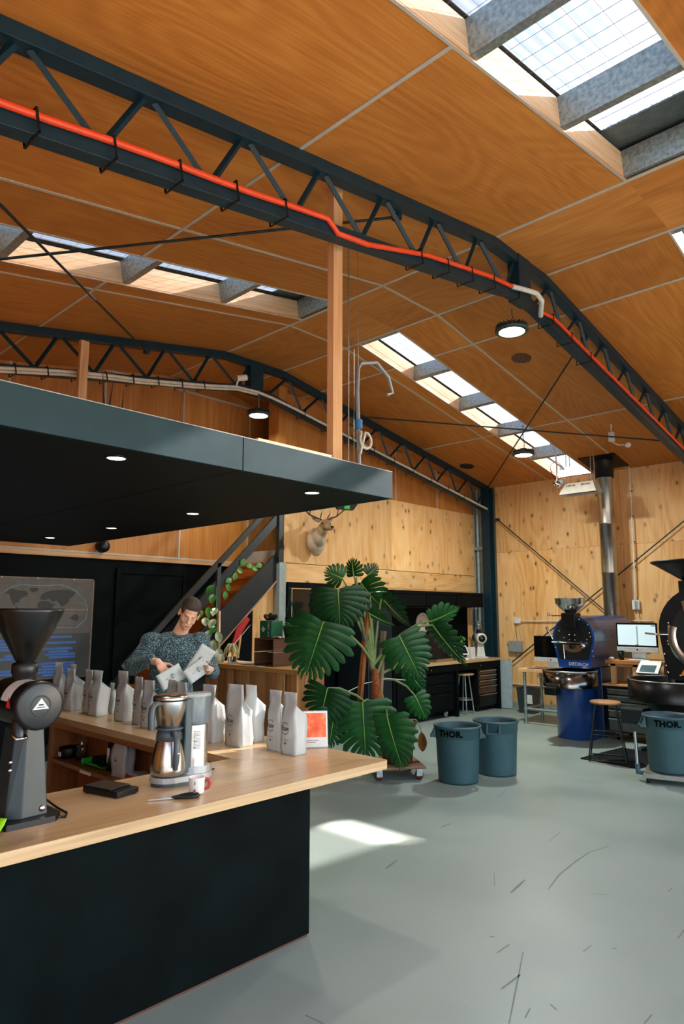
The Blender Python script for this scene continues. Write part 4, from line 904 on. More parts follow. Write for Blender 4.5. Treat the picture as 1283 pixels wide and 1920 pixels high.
O('base_board', MB().bb(0, .45, .014, .326, .002, .016), CRW, cra); O('top_board', MB().bb(0, .45, .014, .326, .296, .31), CRW, cra); O('back_board', MB().bb(.436, .45, .014, .326, .016, .296), CRW, cra)
O('shelf', MB().bb(.02, .2, .014, .12, .15, .158), WHITEP, cra)
fa = E('first_aid_kit', (5.22, 6.1, 1.41), label='green first aid kit with white cross on top of the crate', cat='first aid kit')
GK = mat('kit_green', '0f5a37', .55, bump=.1); O('case', MB().bb(-.09, .09, -.1, .11, 0, .2), GK, fa, bevel=.012)
O('cross_print', MB().bb(-.0925, -.0905, .03, .05, .07, .13).bb(-.0925, -.0905, .01, .07, .09, .11), WHITEP, fa)
text('lettering', 'FIRST AID', .04, WHITEP, fa, (-.0915, -.05, .1), (R(90), R(90), R(-90)), .0005)
bw = E('bow_ornament', (5.22, 6.12, 1.61), label='dark ribbon bundle with red tip on top of the first aid kit', cat='ornament')
DKF = mat('dark_fabric', '1d1a1c', .8)
for s in (-1, 1): O('loop', MB().ell((0, s*.06, .035), (.035, .06, .03), Euler((s*.5, 0, 0)).to_matrix().to_4x4()), DKF, bw)
O('knot', MB().ell((0, 0, .05), (.03, .03, .04)), DKF, bw); O('tip', MB().ell((-.03, .02, .03), (.02, .025, .015)), mat('red_tip', '8f1f1c', .6), bw)
# white sheet of labels between crate and pot
np_ = E('napkin', (5.2, 5.94, 1.41), R(20), label='crumpled pinkish napkin beside the green pot on the crate', cat='napkin'); O('sheet', MB().grid(lambda u, v: ((u-.5)*.12, (v-.5)*.1, .003+.018*abs(math.sin(5*u+3*v))), 8, 8), mat('napkin_pink', 'd8b9b0', .8), np_)
# leaf helper: heart-shaped blade folded about its midrib, local +X to the tip, normal +Z
def heart(L_, W_, fold=.18, droop=.25, n_=8):
    mb = MB()
    def wfun(t): return W_/2*(math.sin(math.pi*min(1, t*1.02))**.62)*(1-.42*t)*1.35
    def fn(u, v):
        t = u; s = 2*v-1; w_ = wfun(max(.002, min(.998, t)))
        back = -.16*L_*(abs(s)**1.5)*(1-t)**3*2
        return (t*L_+back, s*w_, abs(s)*w_*fold-droop*L_*t*t+.0)
    mb.grid(fn, n_, 6); return mb
def orient(d, nrm):
    d = Vector(d).normalized(); nrm = Vector(nrm); nrm = (nrm-d*nrm.dot(d)).normalized(); y_ = nrm.cross(d)
    return Matrix((d, y_, nrm)).transposed().to_euler()
POTG = mat('pot_green', '0e4a30', .45); LFG = mat('leaf_light_green', '5f9a2e', .45, var=.25, scale=8)
hp_ = E('potted_fern', (5.27, 5.86+.12, 1.41), label='small leafy plant in a green hanging pot on the crate', cat='potted plant')
hp_.location = (5.42, 6.0, 1.41)
O('pot', MB().lathe([(.001, 0), (.06, 0), (.085, .11), (.09, .115), (.09, .13), (.082, .13), (.078, .1), (.001, .1)], (0, 0, 0), 28), POTG, hp_)
O('hanger', MB().tube([(.08, 0, .12), (.03, 0, .35), (0, 0, .5), (0, 0, .53), (.012, 0, .56), (0, 0, .585), (-.02, 0, .57)], .004, 6), POTG, hp_)
for a in (2.1, 4.2): O('hanger', MB().tube([(.085*math.cos(a), .085*math.sin(a), .12), (0, 0, .5)], .003, 6), POTG, hp_)
LM = heart(.05, .045).mesh('leaf', LFG)
rnd = random.Random(3)
for i in range(34):
    a = rnd.random()*6.28; r = .02+.1*rnd.random(); d = Vector((math.cos(a), math.sin(a), .3*rnd.random())); O('leaf', LM, None, hp_, loc=(r*math.cos(a), r*math.sin(a), .12+.06*rnd.random()), rot=orient(d, (rnd.random()-.5, rnd.random()-.5, 1)))
# ---- variegated climber on a pole, and a jar of drooping shoots
VAR = mat('variegated_leaf', 'b9c99a', .4, var=.35, scale=9); VLG = mat('vine_leaf', '3f7f2e', .4, var=.25, scale=8)
LB = {m.name: heart(.11, .085).mesh('leaf', m) for m in (VAR, VLG, LFG)}
vp = E('climbing_plant', (5.1, 6.95, 1.1), label='sunlit variegated climbing plant on a pole at the end of the plank counter', cat='potted plant')
O('pot', MB().lathe([(.001, 0), (.055, 0), (.07, .1), (.066, .1), (.06, .09), (.001, .09)], (0, 0, 0), 24), mat('white_pot', 'd8d3c8', .4), vp)
O('pole', MB().tube([(0, 0, .08), (-.01, .0, .62)], .022, 10), mat('bamboo', 'b58a62', .6), vp)
O('stem', MB().tube([(0, 0, .1), (-.03, -.02, .3), (-.02, .02, .5), (-.05, 0, .7), (-.07, -.02, .92)], .006, 6), mat('stem_green', '55703a', .5), vp)
pts = [(-.14, -.03, .91, VLG), (-.1, .0, .8, VLG), (-.12, .06, .64, VLG), (-.2, .1, .6, LFG), (-.05, .02, .64, VAR), (-.17, .05, .52, VAR), (-.08, .0, .5, VAR), (-.11, .05, .36, VAR), (-.03, -.02, .34, VAR), (-.15, .07, .28, VAR), (-.06, .02, .24, VAR), (0, 0, .2, VAR), (-.1, .06, .17, VAR), (-.02, -.03, .14, VAR), (-.14, .09, .08, VAR), (.02, -.05, .07, VAR), (-.05, .03, .42, VLG), (-.09, .03, .1, VLG)]
rnd = random.Random(8)
for x, y, z, m_ in pts:
    d = Vector((-.5+rnd.random()-.3, rnd.random()-.8, -.5-.4*rnd.random())); O('leaf', LB[m_.name], None, vp, loc=(x, y, z), rot=orient(d, (-.6, -.6, .5+.4*rnd.random())))
jr = E('glass_jar', (5.2, 6.8, 1.1), label='clear jar of drooping shoots at the end of the plank counter', cat='jar')
O('jar', MB().lathe([(.001, .002), (.05, .002), (.06, .02), (.055, .09), (.035, .12), (.035, .135)], (0, 0, 0), 24), MATS['clear_glass'], jr)
for i in range(16):
    a = i*2.4; r = .05+.04*((i*7) % 5)/5; O('shoot', MB().tube([(0, 0, .03), (.01*math.cos(a), .01*math.sin(a), .16), (r*.7*math.cos(a), r*.7*math.sin(a), .22), (r*1.3*math.cos(a), r*1.3*math.sin(a), .15-.01*(i % 3)), (r*1.5*math.cos(a), r*1.5*math.sin(a), .06)], [.003, .006, .009, .007, .001], 5), mat('pale_shoot_%d' % (i % 2), ('a8b070', 'c4b08a')[i % 2], .5), jr)
LVS = heart(.085, .065).mesh('leaf', VLG)
tv = E('trailing_vine', (0, 7.31, 0), label='green vine trailing along the stair rail', cat='vine')
O('stem', MB().tube([(5.4, -.05, 1.95), (5.5, -.06, 2.15), (5.62, -.06, 2.3), (5.75, -.04, 2.33), (5.95, -.03, 2.32)], .005, 6), MATS['stem_green'], tv)
for i, (x, z, dx, dz) in enumerate(((5.40, 1.95, -.1, -1), (5.43, 2.05, .5, -.8), (5.48, 2.12, -.9, -.2), (5.56, 2.2, -.3, -.6), (5.6, 2.26, .8, -.3), (5.66, 2.34, .2, .5), (5.76, 2.32, .9, .1), (5.85, 2.3, .8, -.2), (5.93, 2.33, .9, .3))): O('leaf', LVS, None, tv, loc=(x, -.07, z), rot=orient((dx, -.15, dz), (-.3, -1, .3)))
# ---- deer trophy on the office wall
dh = E('deer_trophy', (6.95, 7.19, 2.76), R(-22), label='mounted deer head with antlers on the pine wall', cat='deer trophy')
def fur():
    m, n, p = base('deer_fur'); tc = n.n('TexCoord'); sx = n.n('SeparateXYZ'); n.l(tc.outputs['Object'], sx.inputs[0])
    no = n.n('TexNoise', inp={'Scale': 9.0, 'Detail': 5.0}); n.l(tc.outputs['Object'], no.inputs['Vector'])
    ad = n.n('Math', operation='MULTIPLY_ADD', inp={1: .35, 2: -.12}); n.l(no.outputs['Fac'], ad.inputs[0]); a2 = n.n('Math', operation='ADD'); n.l(sx.outputs['Z'], a2.inputs[0]); n.l(ad.outputs[0], a2.inputs[1])
    r = ramp(n, [(.0, lin('b3a28c')), (.12, lin('a88e6e')), (.24, lin('80603e'))]); n.l(a2.outputs[0], r.inputs['Fac']); n.l(r.outputs[0], p.inputs['Base Color']); p.inputs['Roughness'].default_value = .85
    b2 = n.n('TexNoise', inp={'Scale': 90.0}); n.l(tc.outputs['Object'], b2.inputs['Vector']); bp = n.n('Bump', inp={'Strength': .3, 'Distance': .01}); n.l(b2.outputs['Fac'], bp.inputs['Height']); n.l(bp.outputs[0], p.inputs['Normal']); return m
mb = MB()
mb.ell((0, -.085, -.02), (.15, .09, .2)); mb.ell((.0, -.1, -.06), (.125, .12, .16)); mb.ell((.0, -.2, .02), (.095, .13, .14), Euler((-.6, 0, 0)).to_matrix().to_4x4())
mb.ell((.01, -.28, .11), (.075, .12, .11), Euler((-.7, 0, 0)).to_matrix().to_4x4()); mb.ell((.02, -.36, .185), (.07, .1, .085)); mb.ell((.03, -.45, .15), (.05, .1, .055), Euler((.35, 0, 0)).to_matrix().to_4x4()); mb.ell((.04, -.53, .12), (.036, .045, .038)); mb.ell((.0, -.09, -.16), (.08, .085, .09))
O('head', mb, fur(), dh, remesh=.012)
EAR = mat('ear_fur', '8b7258', .85); EYE = mat('dark_eye', '0a0806', .1)
O('nose', MB().ell((.042, -.57, .13), (.026, .014, .02)), EYE, dh)
for s in (-1, 1):
    O('eye', MB().ell((.022+s*.06, -.405, .2), (.013, .016, .013)), EYE, dh)
    mb = MB(); mb.M = Matrix.Translation((.02+s*.065, -.32, .235)) @ Euler((-.3, s*.95, s*.3)).to_matrix().to_4x4(); mb.ell((0, 0, .07), (.032, .016, .08)); O('ear', mb, EAR, dh)
    ANT = mat('antler_brown', '3f2a18', .6); b0 = Vector((.02+s*.035, -.32, .26))
    def T(*pts): return [b0+Vector((s*a, b, c)) for a, b, c in pts]
    mb = MB(); mb.tube(T((0, 0, 0), (.08, .02, .03), (.18, .03, .07), (.27, .02, .15), (.31, .0, .25), (.3, -.03, .34)), [.014, .012, .011, .01, .008, .002], 7)
    mb.tube(T((.02, .0, .03), (.03, -.06, .08), (.02, -.1, .14)), [.009, .007, .001], 6); mb.tube(T((.18, .03, .07), (.18, -.02, .14), (.16, -.04, .21)), [.009, .007, .001], 6); mb.tube(T((.27, .02, .15), (.34, .01, .19), (.37, .0, .25)), [.009, .006, .001], 6); mb.tube(T((.31, 0, .25), (.36, .02, .33)), [.008, .001], 6)
    O('antler', mb, ANT, dh)
# ---- framed doorway glass in the office wall
mr = E('framed_mirror', (0, 7.2, 0), label='tall black framed window in the office wall behind the big plant', cat='framed window')
O('frame', MB().bb(6.45, 6.53, 0, .05, .3, 2.13).bb(7.32, 7.4, 0, .05, .3, 2.13).bb(6.53, 7.32, 0, .05, 2.05, 2.13).bb(6.53, 7.32, 0, .05, .3, .38), BLACK, mr, bevel=.006)
O('inner_trim', MB().bb(6.53, 6.545, .01, .03, .38, 2.05).bb(6.545, 7.32, .01, .03, 2.035, 2.05), TIMBER, mr)
O('pane', MB().bb(6.545, 7.32, .018, .024, .38, 2.035), mat('dark_glass', '0d1110', .06, spec=.6), mr)
O('lower_panel', MB().bb(6.45, 7.4, .01, .05, 0, .3), PINEX, mr)
# ================================================================ the person sorting bags
pe = E('person', (3.235, 5.05, 0), R(-33.4), label='person in a speckled teal sweater looking down at white bags in both hands', cat='person')
SKIN = mat('skin', 'd6a287', .5, var=.05, scale=20); HAIR = mat('short_brown_hair', '3b2a1c', .7, var=.25, scale=40, bump=.4, bscale=160)
def knit():
    m, n, p = base('speckled_teal_knit'); tc = n.n('TexCoord')
    a = n.n('TexNoise', inp={'Scale': 110.0, 'Detail': 2.0}); n.l(tc.outputs['Object'], a.inputs['Vector'])
    r = ramp(n, [(.36, lin('14262e')), (.52, lin('31505a')), (.64, lin('86989a'))]); n.l(a.outputs['Fac'], r.inputs['Fac']); n.l(r.outputs[0], p.inputs['Base Color']); p.inputs['Roughness'].default_value = .95
    w_ = n.n('TexNoise', inp={'Scale': 150.0}); n.l(tc.outputs['Object'], w_.inputs['Vector']); bp = n.n('Bump', inp={'Strength': .5, 'Distance': .006}); n.l(w_.outputs['Fac'], bp.inputs['Height']); n.l(bp.outputs[0], p.inputs['Normal']); return m
KN = knit()
def cap(mb, p, q, r0, r1, n_=6):
    p, q = Vector(p), Vector(q)
    mb.tube([p+(q-p)*i/n_ for i in range(n_+1)], [r0+(r1-r0)*i/n_ for i in range(n_+1)], 14); mb.ell(p, (r0,)*3, seg=14, rings=8); mb.ell(q, (r1,)*3, seg=14, rings=8)
ROT = lambda x, y, z: Euler((x, y, z)).to_matrix().to_4x4()
# head frame: tilted forward and toward the image right
HM = Matrix.Translation((.125, -.1, 1.685)) @ ROT(R(26), R(14), R(10))
def H(p): return HM @ Vector(p)
hb = MB()
def hell(c, r, rot=None): 
    hb.ell(H(c), r, HM.to_3x3().to_4x4() @ (rot or Matrix()), seg=20, rings=14)
hell((0, .01, .045), (.077, .097, .09)); hell((0, -.02, -.02), (.066, .075, .085)); hell((0, -.045, -.075), (.047, .047, .045)); hell((0, -.062, -.1), (.026, .025, .024))
hell((0, -.08, .022), (.046, .016, .012)); hell((-.04, -.055, -.028), (.02, .026, .03)); hell((.04, -.055, -.028), (.02, .026, .03))
hell((0, -.1, -.008), (.012, .018, .03), ROT(R(-14), 0, 0)); hell((0, -.112, -.03), (.017, .016, .012)); hell((0, -.088, -.062), (.026, .014, .013))
for s in (-1, 1): hell((s*.079, .012, -.005), (.011, .022, .034), ROT(R(-10), 0, s*.35))
cap(hb, H((0, .03, -.07)), (.045, -.0, 1.5), .056, .064); hb.ell((.03, .0, 1.47), (.1, .075, .06))
# hands: palm plus five bent fingers
def hand(mb, M, s):
    mb.ell(M @ Vector((0, 0, 0)), (.042, .016, .048), M.to_3x3().to_4x4()); mb.ell(M @ Vector((0, 0, .045)), (.03, .022, .035), M.to_3x3().to_4x4())
    for i, (x, l) in enumerate(((-.032, .07), (-.011, .08), (.011, .075), (.031, .06))):
        p = [M @ Vector(v) for v in ((x, 0, -.035), (x*1.1, -.012, -.035-l*.45), (x*1.12, -.03, -.035-l*.8), (x*1.05, -.048, -.035-l))]
        mb.tube(p, [.0095, .009, .008, .0065], 8); [mb.ell(q, (r_,)*3, seg=8, rings=6) for q, r_ in zip(p, (.0095, .009, .008, .0068))]
    p = [M @ Vector(v) for v in ((s*.03, 0, .01), (s*.055, -.02, -.015), (s*.058, -.042, -.045), (s*.045, -.058, -.065))]
    mb.tube(p, [.013, .011, .0095, .007], 8); [mb.ell(q, (r_,)*3, seg=8, rings=6) for q, r_ in zip(p, (.013, .011, .0095, .007))]
RH = Matrix.Translation((-.075, -.32, 1.275)) @ ROT(R(-25), R(-28), R(35)); LH = Matrix.Translation((.265, -.3, 1.255)) @ ROT(R(-60), R(75), R(20))
hand(hb, RH, 1); hand(hb, LH, -1)
cap(hb, (-.17, -.22, 1.325), RH @ Vector((0, 0, .04)), .032, .027); cap(hb, (.33, -.17, 1.22), LH @ Vector((0, 0, .04)), .032, .026)
body = O('body', hb, SKIN, pe, remesh=.0055)
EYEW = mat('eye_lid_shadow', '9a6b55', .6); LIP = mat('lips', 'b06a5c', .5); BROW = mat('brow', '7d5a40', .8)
for s in (-1, 1):
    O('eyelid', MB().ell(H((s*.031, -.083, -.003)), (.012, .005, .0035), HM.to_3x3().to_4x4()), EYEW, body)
    mb = MB(); mb.tube([H((s*.012, -.1, .018)), H((s*.032, -.098, .026)), H((s*.05, -.085, .02))], [.0022, .0028, .0012], 6); O('eyebrow', mb, BROW, body)
mb = MB(); mb.tube([H((-.024, -.094, -.064)), H((0, -.104, -.062)), H((.024, -.094, -.064))], [.002, .0055, .002], 6); O('lips', mb, LIP, body)
hm = MB()
hm.ell(H((0, .014, .078)), (.08, .098, .068), HM.to_3x3().to_4x4(), seg=24, rings=16); hm.ell(H((0, .06, .01)), (.076, .066, .085), HM.to_3x3().to_4x4())
for s in (-1, 1): hm.ell(H((s*.058, -.012, .05)), (.022, .05, .045), HM.to_3x3().to_4x4())
O('hair', hm, HAIR, pe, remesh=.006)
sw = MB()
sw.ell((.03, .0, 1.36), (.21, .125, .19)); sw.ell((.02, .01, 1.47), (.185, .1, .075)); sw.ell((0, .02, 1.2), (.19, .13, .2)); sw.ell((0, .02, 1.05), (.185, .13, .16)); sw.ell((0, .02, .96), (.18, .13, .08))
cap(sw, (-.165, 0, 1.455), (-.315, -.02, 1.25), .085, .068); cap(sw, (-.315, -.02, 1.25), (-.16, -.24, 1.33), .068, .046); sw.ell((-.17, 0, 1.46), (.1, .09, .08))
cap(sw, (.215, 0, 1.455), (.335, .02, 1.2), .085, .066); cap(sw, (.335, .02, 1.2), (.325, -.18, 1.215), .066, .045); sw.ell((.22, 0, 1.46), (.095, .09, .08))
swo = O('sweater', sw, KN, pe, remesh=.012)
nb = MB(); M0 = Matrix.Translation((.052, -.02, 1.515)) @ ROT(R(20), R(6), 0); nb.M = M0; nb.lathe([(.066, -.012), (.076, -.006), (.076, .008), (.066, .012), (.062, 0), (.066, -.012)], (0, 0, 0), 28, sy=.95); O('collar', nb, KN, swo)
tr = MB()
for s in (-1, 1): cap(tr, (s*.095, .02, .92), (s*.105, -.01, .5), .095, .068); cap(tr, (s*.105, -.01, .5), (s*.11, .03, .11), .066, .052)
tr.ell((0, .02, .93), (.175, .125, .1)); O('trousers', tr, mat('dark_trousers', '17191d', .85), pe, remesh=.014)
for s in (-1, 1):
    mb = MB(); mb.ell((s*.11, -.05, .045), (.05, .13, .045)); mb.ell((s*.11, .03, .08), (.05, .06, .05)); mb.bb(s*.11-.045, s*.11+.045, -.16, .07, 0, .02); O('shoe', mb, BLACKP, pe, remesh=.01)
# flat bags held in the hands
def flatbag(name, M, w_, h_, label, t_=.012):
    r = E(name, (0, 0, 0), label=label, cat='coffee bag', group='flat bags in hand'); r.matrix_world = pe.matrix_basis @ M
    O('pouch', MB().grid(lambda u, v: ((u-.5)*w_, .004*math.sin(6*u+2)*math.sin(4*v), (v-.5)*h_), 8, 8), BAGW, r, solid=t_)
    [O(nm_, me_, None, r, loc=(0, -t_/2-.006, .01), rot=(0, 0, R(90))) for nm_, me_ in LOGO[.62]]; text('lettering', 'Raw', .03, INK, r, (0, -t_/2-.007, .01), (R(90), 0, 0), .0003, sx=.8)
    return r
flatbag('coffee_bag', Matrix.Translation((.0, -.37, 1.2)) @ ROT(R(-14), R(62), R(6)), .13, .2, 'flat white bag gripped in the hand nearer the grinder')
flatbag('coffee_bag', Matrix.Translation((.225, -.34, 1.32)) @ ROT(R(-10), R(32), R(-8)), .13, .24, 'flat white bag held upright in the far hand of the person')
flatbag('coffee_bag', Matrix.Translation((.2, -.375, 1.245)) @ ROT(R(-22), R(55), R(-4)), .12, .2, 'flat white bag held slanting under the upright one')
# ================================================================ big split-leaf plant on a dolly
LFD = [mat('monstera_leaf_%d' % i, c, .36, var=.2, scale=5, spec=.35) for i, c in enumerate(('113c17', '15481c', '1a501d'))]
RIBM = mat('leaf_midrib', '7fa548', .45); STM = mat('plant_stem', '6f8448', .5)
def split_leaf(L_, W_, lobes=8, seed=1, fold=.12, droop=.3, curl=.1):
    """heart-shaped blade cut into lobes; base at origin, tip toward +X, upper side +Z"""
    rnd = random.Random(seed); mb = MB()
    def half(t): return W_*(.35+.65*math.sin(math.pi*(.12+.88*t)**.75))*(1-.12*t) if t < .93 else W_*.35*(1-t)/.07*.6+.02*W_
    for s in (-1, 1):
        for i in range(lobes):
            t0, t1 = i/lobes, (i+1)/lobes; tm = (t0+t1)/2
            w_ = half(tm)*(1+.06*rnd.uniform(-1, 1)); ang = R(118-100*tm)      # lobes fan from backward to forward
            gap = .10+.08*rnd.random(); cut = .26+.2*rnd.random()
            nu, nv = 7, 4; vs = []
            for a in range(nu+1):
                q = a/nu
                sp = 1.0 if q < cut else 1-gap*((q-cut)/(1-cut))**.5
                endr = 1.0 if q < .84 else math.sqrt(max(.05, 1-((q-.84)/.168)**2))
                for b in range(nv+1):
                    p = b/nv; tt = t0+(t1-t0)*(.5+(p-.5)*sp)
                    mx = L_*(tt*.98)
                    aa = R(118-100*tt)+.35*q*(-1)
                    # fan out: direction of the lobe at this parameter
                    wl = w_*q
                    cx = mx+math.cos(aa)*wl*.75; cy = s*math.sin(aa)*wl
                    # round off the lobe end
                    mcx = L_*tm*.98+math.cos(R(118-100*tm)-.35*q)*wl*.75; mcy = s*math.sin(R(118-100*tm)-.35*q)*wl
                    cx = mcx+(cx-mcx)*endr; cy = mcy+(cy-mcy)*endr
                    z = fold*abs(cy)-droop*(cx/L_)**2*L_*.5-curl*(cy*cy)/W_*2.2+.012*L_*math.sin(3.14*p)*(q > .15)
                    vs.append((cx, cy, z))
            fs = []
            for a in range(nu):
                for b in range(nv):
                    k0 = a*(nv+1)+b; f = (k0, k0+nv+1, k0+nv+2, k0+1); fs.append(f if s < 0 else f[::-1])
            mb.add(vs, fs, True)
    return mb
def midrib(L_, droop=.3):
    mb = MB(); mb.tube([(L_*t*.97, 0, .004-droop*t*t*L_*.5+.0) for t in [i/8 for i in range(9)]], [.007*(1-.85*i/8) for i in range(9)], 6); return mb
mo = E('monstera_plant', (5.83, 4.78, 0), label='large split-leaf monstera in a brown pot on a wheeled board', cat='potted plant')
org = Vector((5.83, 4.78, 0)); CV = Vector((-.74, -.62, .12)).normalized()
hub = Vector((5.68, 4.93, 1.05))-org
LV = [('A', (5.31, 5.12, 1.95), (5.36, 5.14, 1.59), 0.361, 0), ('B', (4.991, 5.021, 1.603), (4.923, 5.196, 1.087), 0.412, .0), ('C', (5.58, 5.03, 2.03), (5.75, 4.91, 1.75), 0.258, .9), ('D', (5.72, 4.85, 1.87), (5.93, 4.69, 1.55), 0.224, 1.2),
      ('E', (5.74, 4.62, 1.45), (5.93, 4.51, 1.03), 0.291, .1), ('F1', (6.07, 4.46, 1.61), (6.26, 4.24, 1.71), 0.190, .8), ('F2', (6.05, 4.41, 1.57), (6.32, 4.23, 1.13), 0.202, .9), ('G', (6.02, 4.71, 1.05), (6.13, 4.63, 0.86), 0.141, .3),
      ('H', (6.0, 4.63, 0.82), (6.11, 4.57, 0.58), 0.157, .0), ('I', (5.075, 5.037, 0.936), (5.056, 5.131, 0.615), 0.296, .2), ('J', (5.317, 4.775, 0.792), (5.396, 4.804, 0.24), 0.386, 0), ('K', (5.423, 4.538, 0.673), (5.556, 4.49, 0.159), 0.280, .5),
      ('L', (5.156, 5.016, 0.721), (5.166, 5.091, 0.339), 0.232, -.3), ('M', (5.5, 5.06, 2.1), (5.46, 5.06, 2.26), 0.134, -.6), ('N', (5.41, 5.15, 2.07), (5.28, 5.24, 2.14), 0.157, -.3), ('O', (5.63, 4.97, 2.11), (5.7, 4.9, 2.2), 0.112, .6),
      ('P', (5.62, 4.95, 1.7), (5.78, 4.78, 1.55), 0.134, 1.0)]
for i, (nm, b, t, hw, tw) in enumerate(LV):
    b, t = Vector(b)-org, Vector(t)-org; d = t-b; L_ = d.length*1.08
    nrm = CV.copy(); nrm = (nrm-d.normalized()*nrm.dot(d.normalized())).normalized()
    nrm = Matrix.Rotation(tw, 3, d.normalized()) @ nrm
    sc_ = .8 if hw > .2 else .9
    big = hw > .2
    dr = .22 if big else .3
    o = O('leaf', split_leaf(L_, hw*1.0, 10 if big else 7, i+2, .1, dr, .16), LFD[i % 3], mo, loc=b, rot=orient(d, nrm))
    O('midrib', midrib(L_, dr), RIBM, o)
    if b.z > hub.z or nm in 'GHE': p0 = hub+Vector((0, 0, .1 if b.z > 1.5 else -.1))
    else: p0 = Vector((-.08, .08, .55))
    m_ = (p0+b)/2+Vector((0, 0, .1))+CV*-.03
    O('stem', MB().tube([p0, p0*.5+m_*.5+Vector((0, 0, .03)), m_, m_*.4+b*.6+Vector((0, 0, .03)), b], [.017, .015, .013, .011, .009], 8), STM, mo)
O('trunk', MB().tube([(-.06, .06, .5), (-.1, .1, .8), hub, (-.22, .2, 1.35), (-.3, .26, 1.8), (-.3, .28, 2.08)], [.035, .035, .032, .028, .022, .015], 10), mat('plant_trunk', '5a6138', .6, var=.3), mo)
O('stake', MB().box((-.27, .21, 1.1), (.045, .045, 1.3), (0, R(8), 0)), wood('brown_stake', '5f3216', '84481f', 'a0622f', axis=2, freq=3, lines=16), mo)
O('stake', MB().box((-.1, .1, .98), (.04, .05, 1.05), (0, R(6), 0)), mat('grey_stake', '7d6b56', .8), mo)
O('coir_pole', MB().tube([(-.08, .12, .5), (-.13, .13, .85), (-.16, .13, 1.1)], [.07, .06, .03], 12), mat('coir', '8a4a1f', .95, var=.35, scale=60, bump=.8, bscale=120), mo)
O('tie_wire', MB().tube([(-.45, .3, .86), (-.25, .2, .95), (-.05, .05, 1.0), (.1, -.08, .98)], .004, 5), WHITEP, mo)
O('pot', MB().lathe([(.001, .14), (.15, .14), (.16, .15), (.2, .52), (.21, .53), (.21, .56), (.195, .56), (.185, .5), (.001, .49)], (.02, -.02, 0), 36), mat('brown_pot', '4a2c22', .5), mo)
O('soil', MB().lathe([(.001, .5), (.187, .5)], (.02, -.02, 0), 28), mat('soil', '1f1510', .95), mo)
DM = mat('dead_leaf', '7a4a18', .7, var=.3)
o = O('dead_leaf', heart(.17, .09, .5, .2), DM, mo, loc=Vector((6.1, 4.62, .38))-org, rot=orient((.1, .0, -1), CV))
O('stem', MB().tube([(.12, -.05, .55), (.22, -.12, .56), (.26, -.15, .48), Vector((6.1, 4.62, .38))-org], .005, 6), STM, mo)
dl_ = E('plant_dolly', (5.83, 4.78, 0), R(-38), label='square wooden dolly on castors under the monstera pot', cat='dolly')
DW = wood('dolly_board', '4a2f20', '6b4630', '8a6044', axis=0, freq=2, lines=14)
O('board', MB().bb(-.27, .27, -.27, .27, .115, .138), DW, dl_, bevel=.003)
for x in (-.21, .21):
    for y in (-.21, .21):
        c_ = E('castor', (x, y, 0)); c_.parent = dl_
        O('bracket', MB().bb(-.03, .03, -.03, -.022, .04, .115).bb(-.03, .03, .022, .03, .04, .115).bb(-.03, .03, -.03, .03, .108, .115), GALV, c_)
        O('wheel', ycyl(MB(), [(.001, -.018), (.04, -.018), (.045, -.012), (.045, .012), (.04, .018), (.001, .018)], (0, 0, .0455), 20), mat('red_wheel', '4a1a1a', .45), c_)
# ================================================================ black workbench with espresso corner along the office wall
wbn = E('workbench', (0, 0, 0), label='long black workbench with pale timber top under the pine wall', cat='workbench')
O('top', MB().bb(8.06, 11.12, 6.6, 7.2, .855, .9), OAK, wbn, bevel=.003)
O('front_rail', MB().bb(8.06, 11.12, 6.62, 6.64, .74, .855), BLACK, wbn); O('back_panel', MB().bb(8.06, 11.1, 7.16, 7.18, 0, .855), BLACK, wbn)
for x in (8.06, 9.72, 11.06): O('end_leg', MB().bb(x, x+.06, 6.62, 7.16, 0, .74), BLACK, wbn, bevel=.003)
for x in (9.0, 10.45): O('knob', MB().ell((x, 6.612, .79), (.01, .012, .01)), CHROME, wbn)
cab = E('base_cabinet', (8.14, 6.66, 0), label='black rolling drawer cabinet under the left of the workbench', cat='cabinet')
O('body', MB().bb(0, 1.55, 0, .48, .1, .73), BLACK, cab, bevel=.004)
O('door', MB().bb(.03, .72, -.018, 0, .13, .7), BLACK, cab, bevel=.004)
for z0, z1 in ((.13, .4), (.41, .55), (.56, .7)): d_ = O('drawer', MB().bb(.76, 1.52, -.018, 0, z0, z1), BLACK, cab, bevel=.004); O('pull', MB().bb(.98, 1.3, -.03, -.018, z1-.03, z1-.02), BLACKM, d_)
for x in (.1, 1.42):
    for y in (.08, .42):
        c_ = E('castor', (x, y, 0)); c_.parent = cab; O('wheel', ycyl(MB(), [(.001, -.015), (.045, -.015), (.05, 0), (.045, .015), (.001, .015)], (0, 0, .05), 18), GREYP, c_); O('bracket', MB().bb(-.03, .03, -.025, .025, .06, .1), CHROME, c_)
tc_ = E('drawer_cabinet', (10.44, 6.67, 0), label='bronze fronted five drawer tool cabinet under the workbench end', cat='tool cabinet')
O('body', MB().bb(0, .6, 0, .45, .07, .72), BLACKM, tc_, bevel=.004)
BRZ = mat('bronze_drawer', '5b4534', .35, metal=.5, var=.12)
for i, (z0, z1) in enumerate(((.1, .29), (.3, .43), (.44, .53), (.54, .62), (.63, .7))): d_ = O('drawer', MB().bb(.02, .58, -.015, 0, z0, z1-.006), BRZ if i else BLACKM, tc_, bevel=.003); O('pull', MB().bb(.02, .58, -.03, -.01, z1-.02, z1-.006), STEEL, d_)
for x in (.06, .54):
    for y in (.06, .4): O('foot', MB().cyl((x, y, 0), .02, 0, .07, 12), BLACKM, tc_)
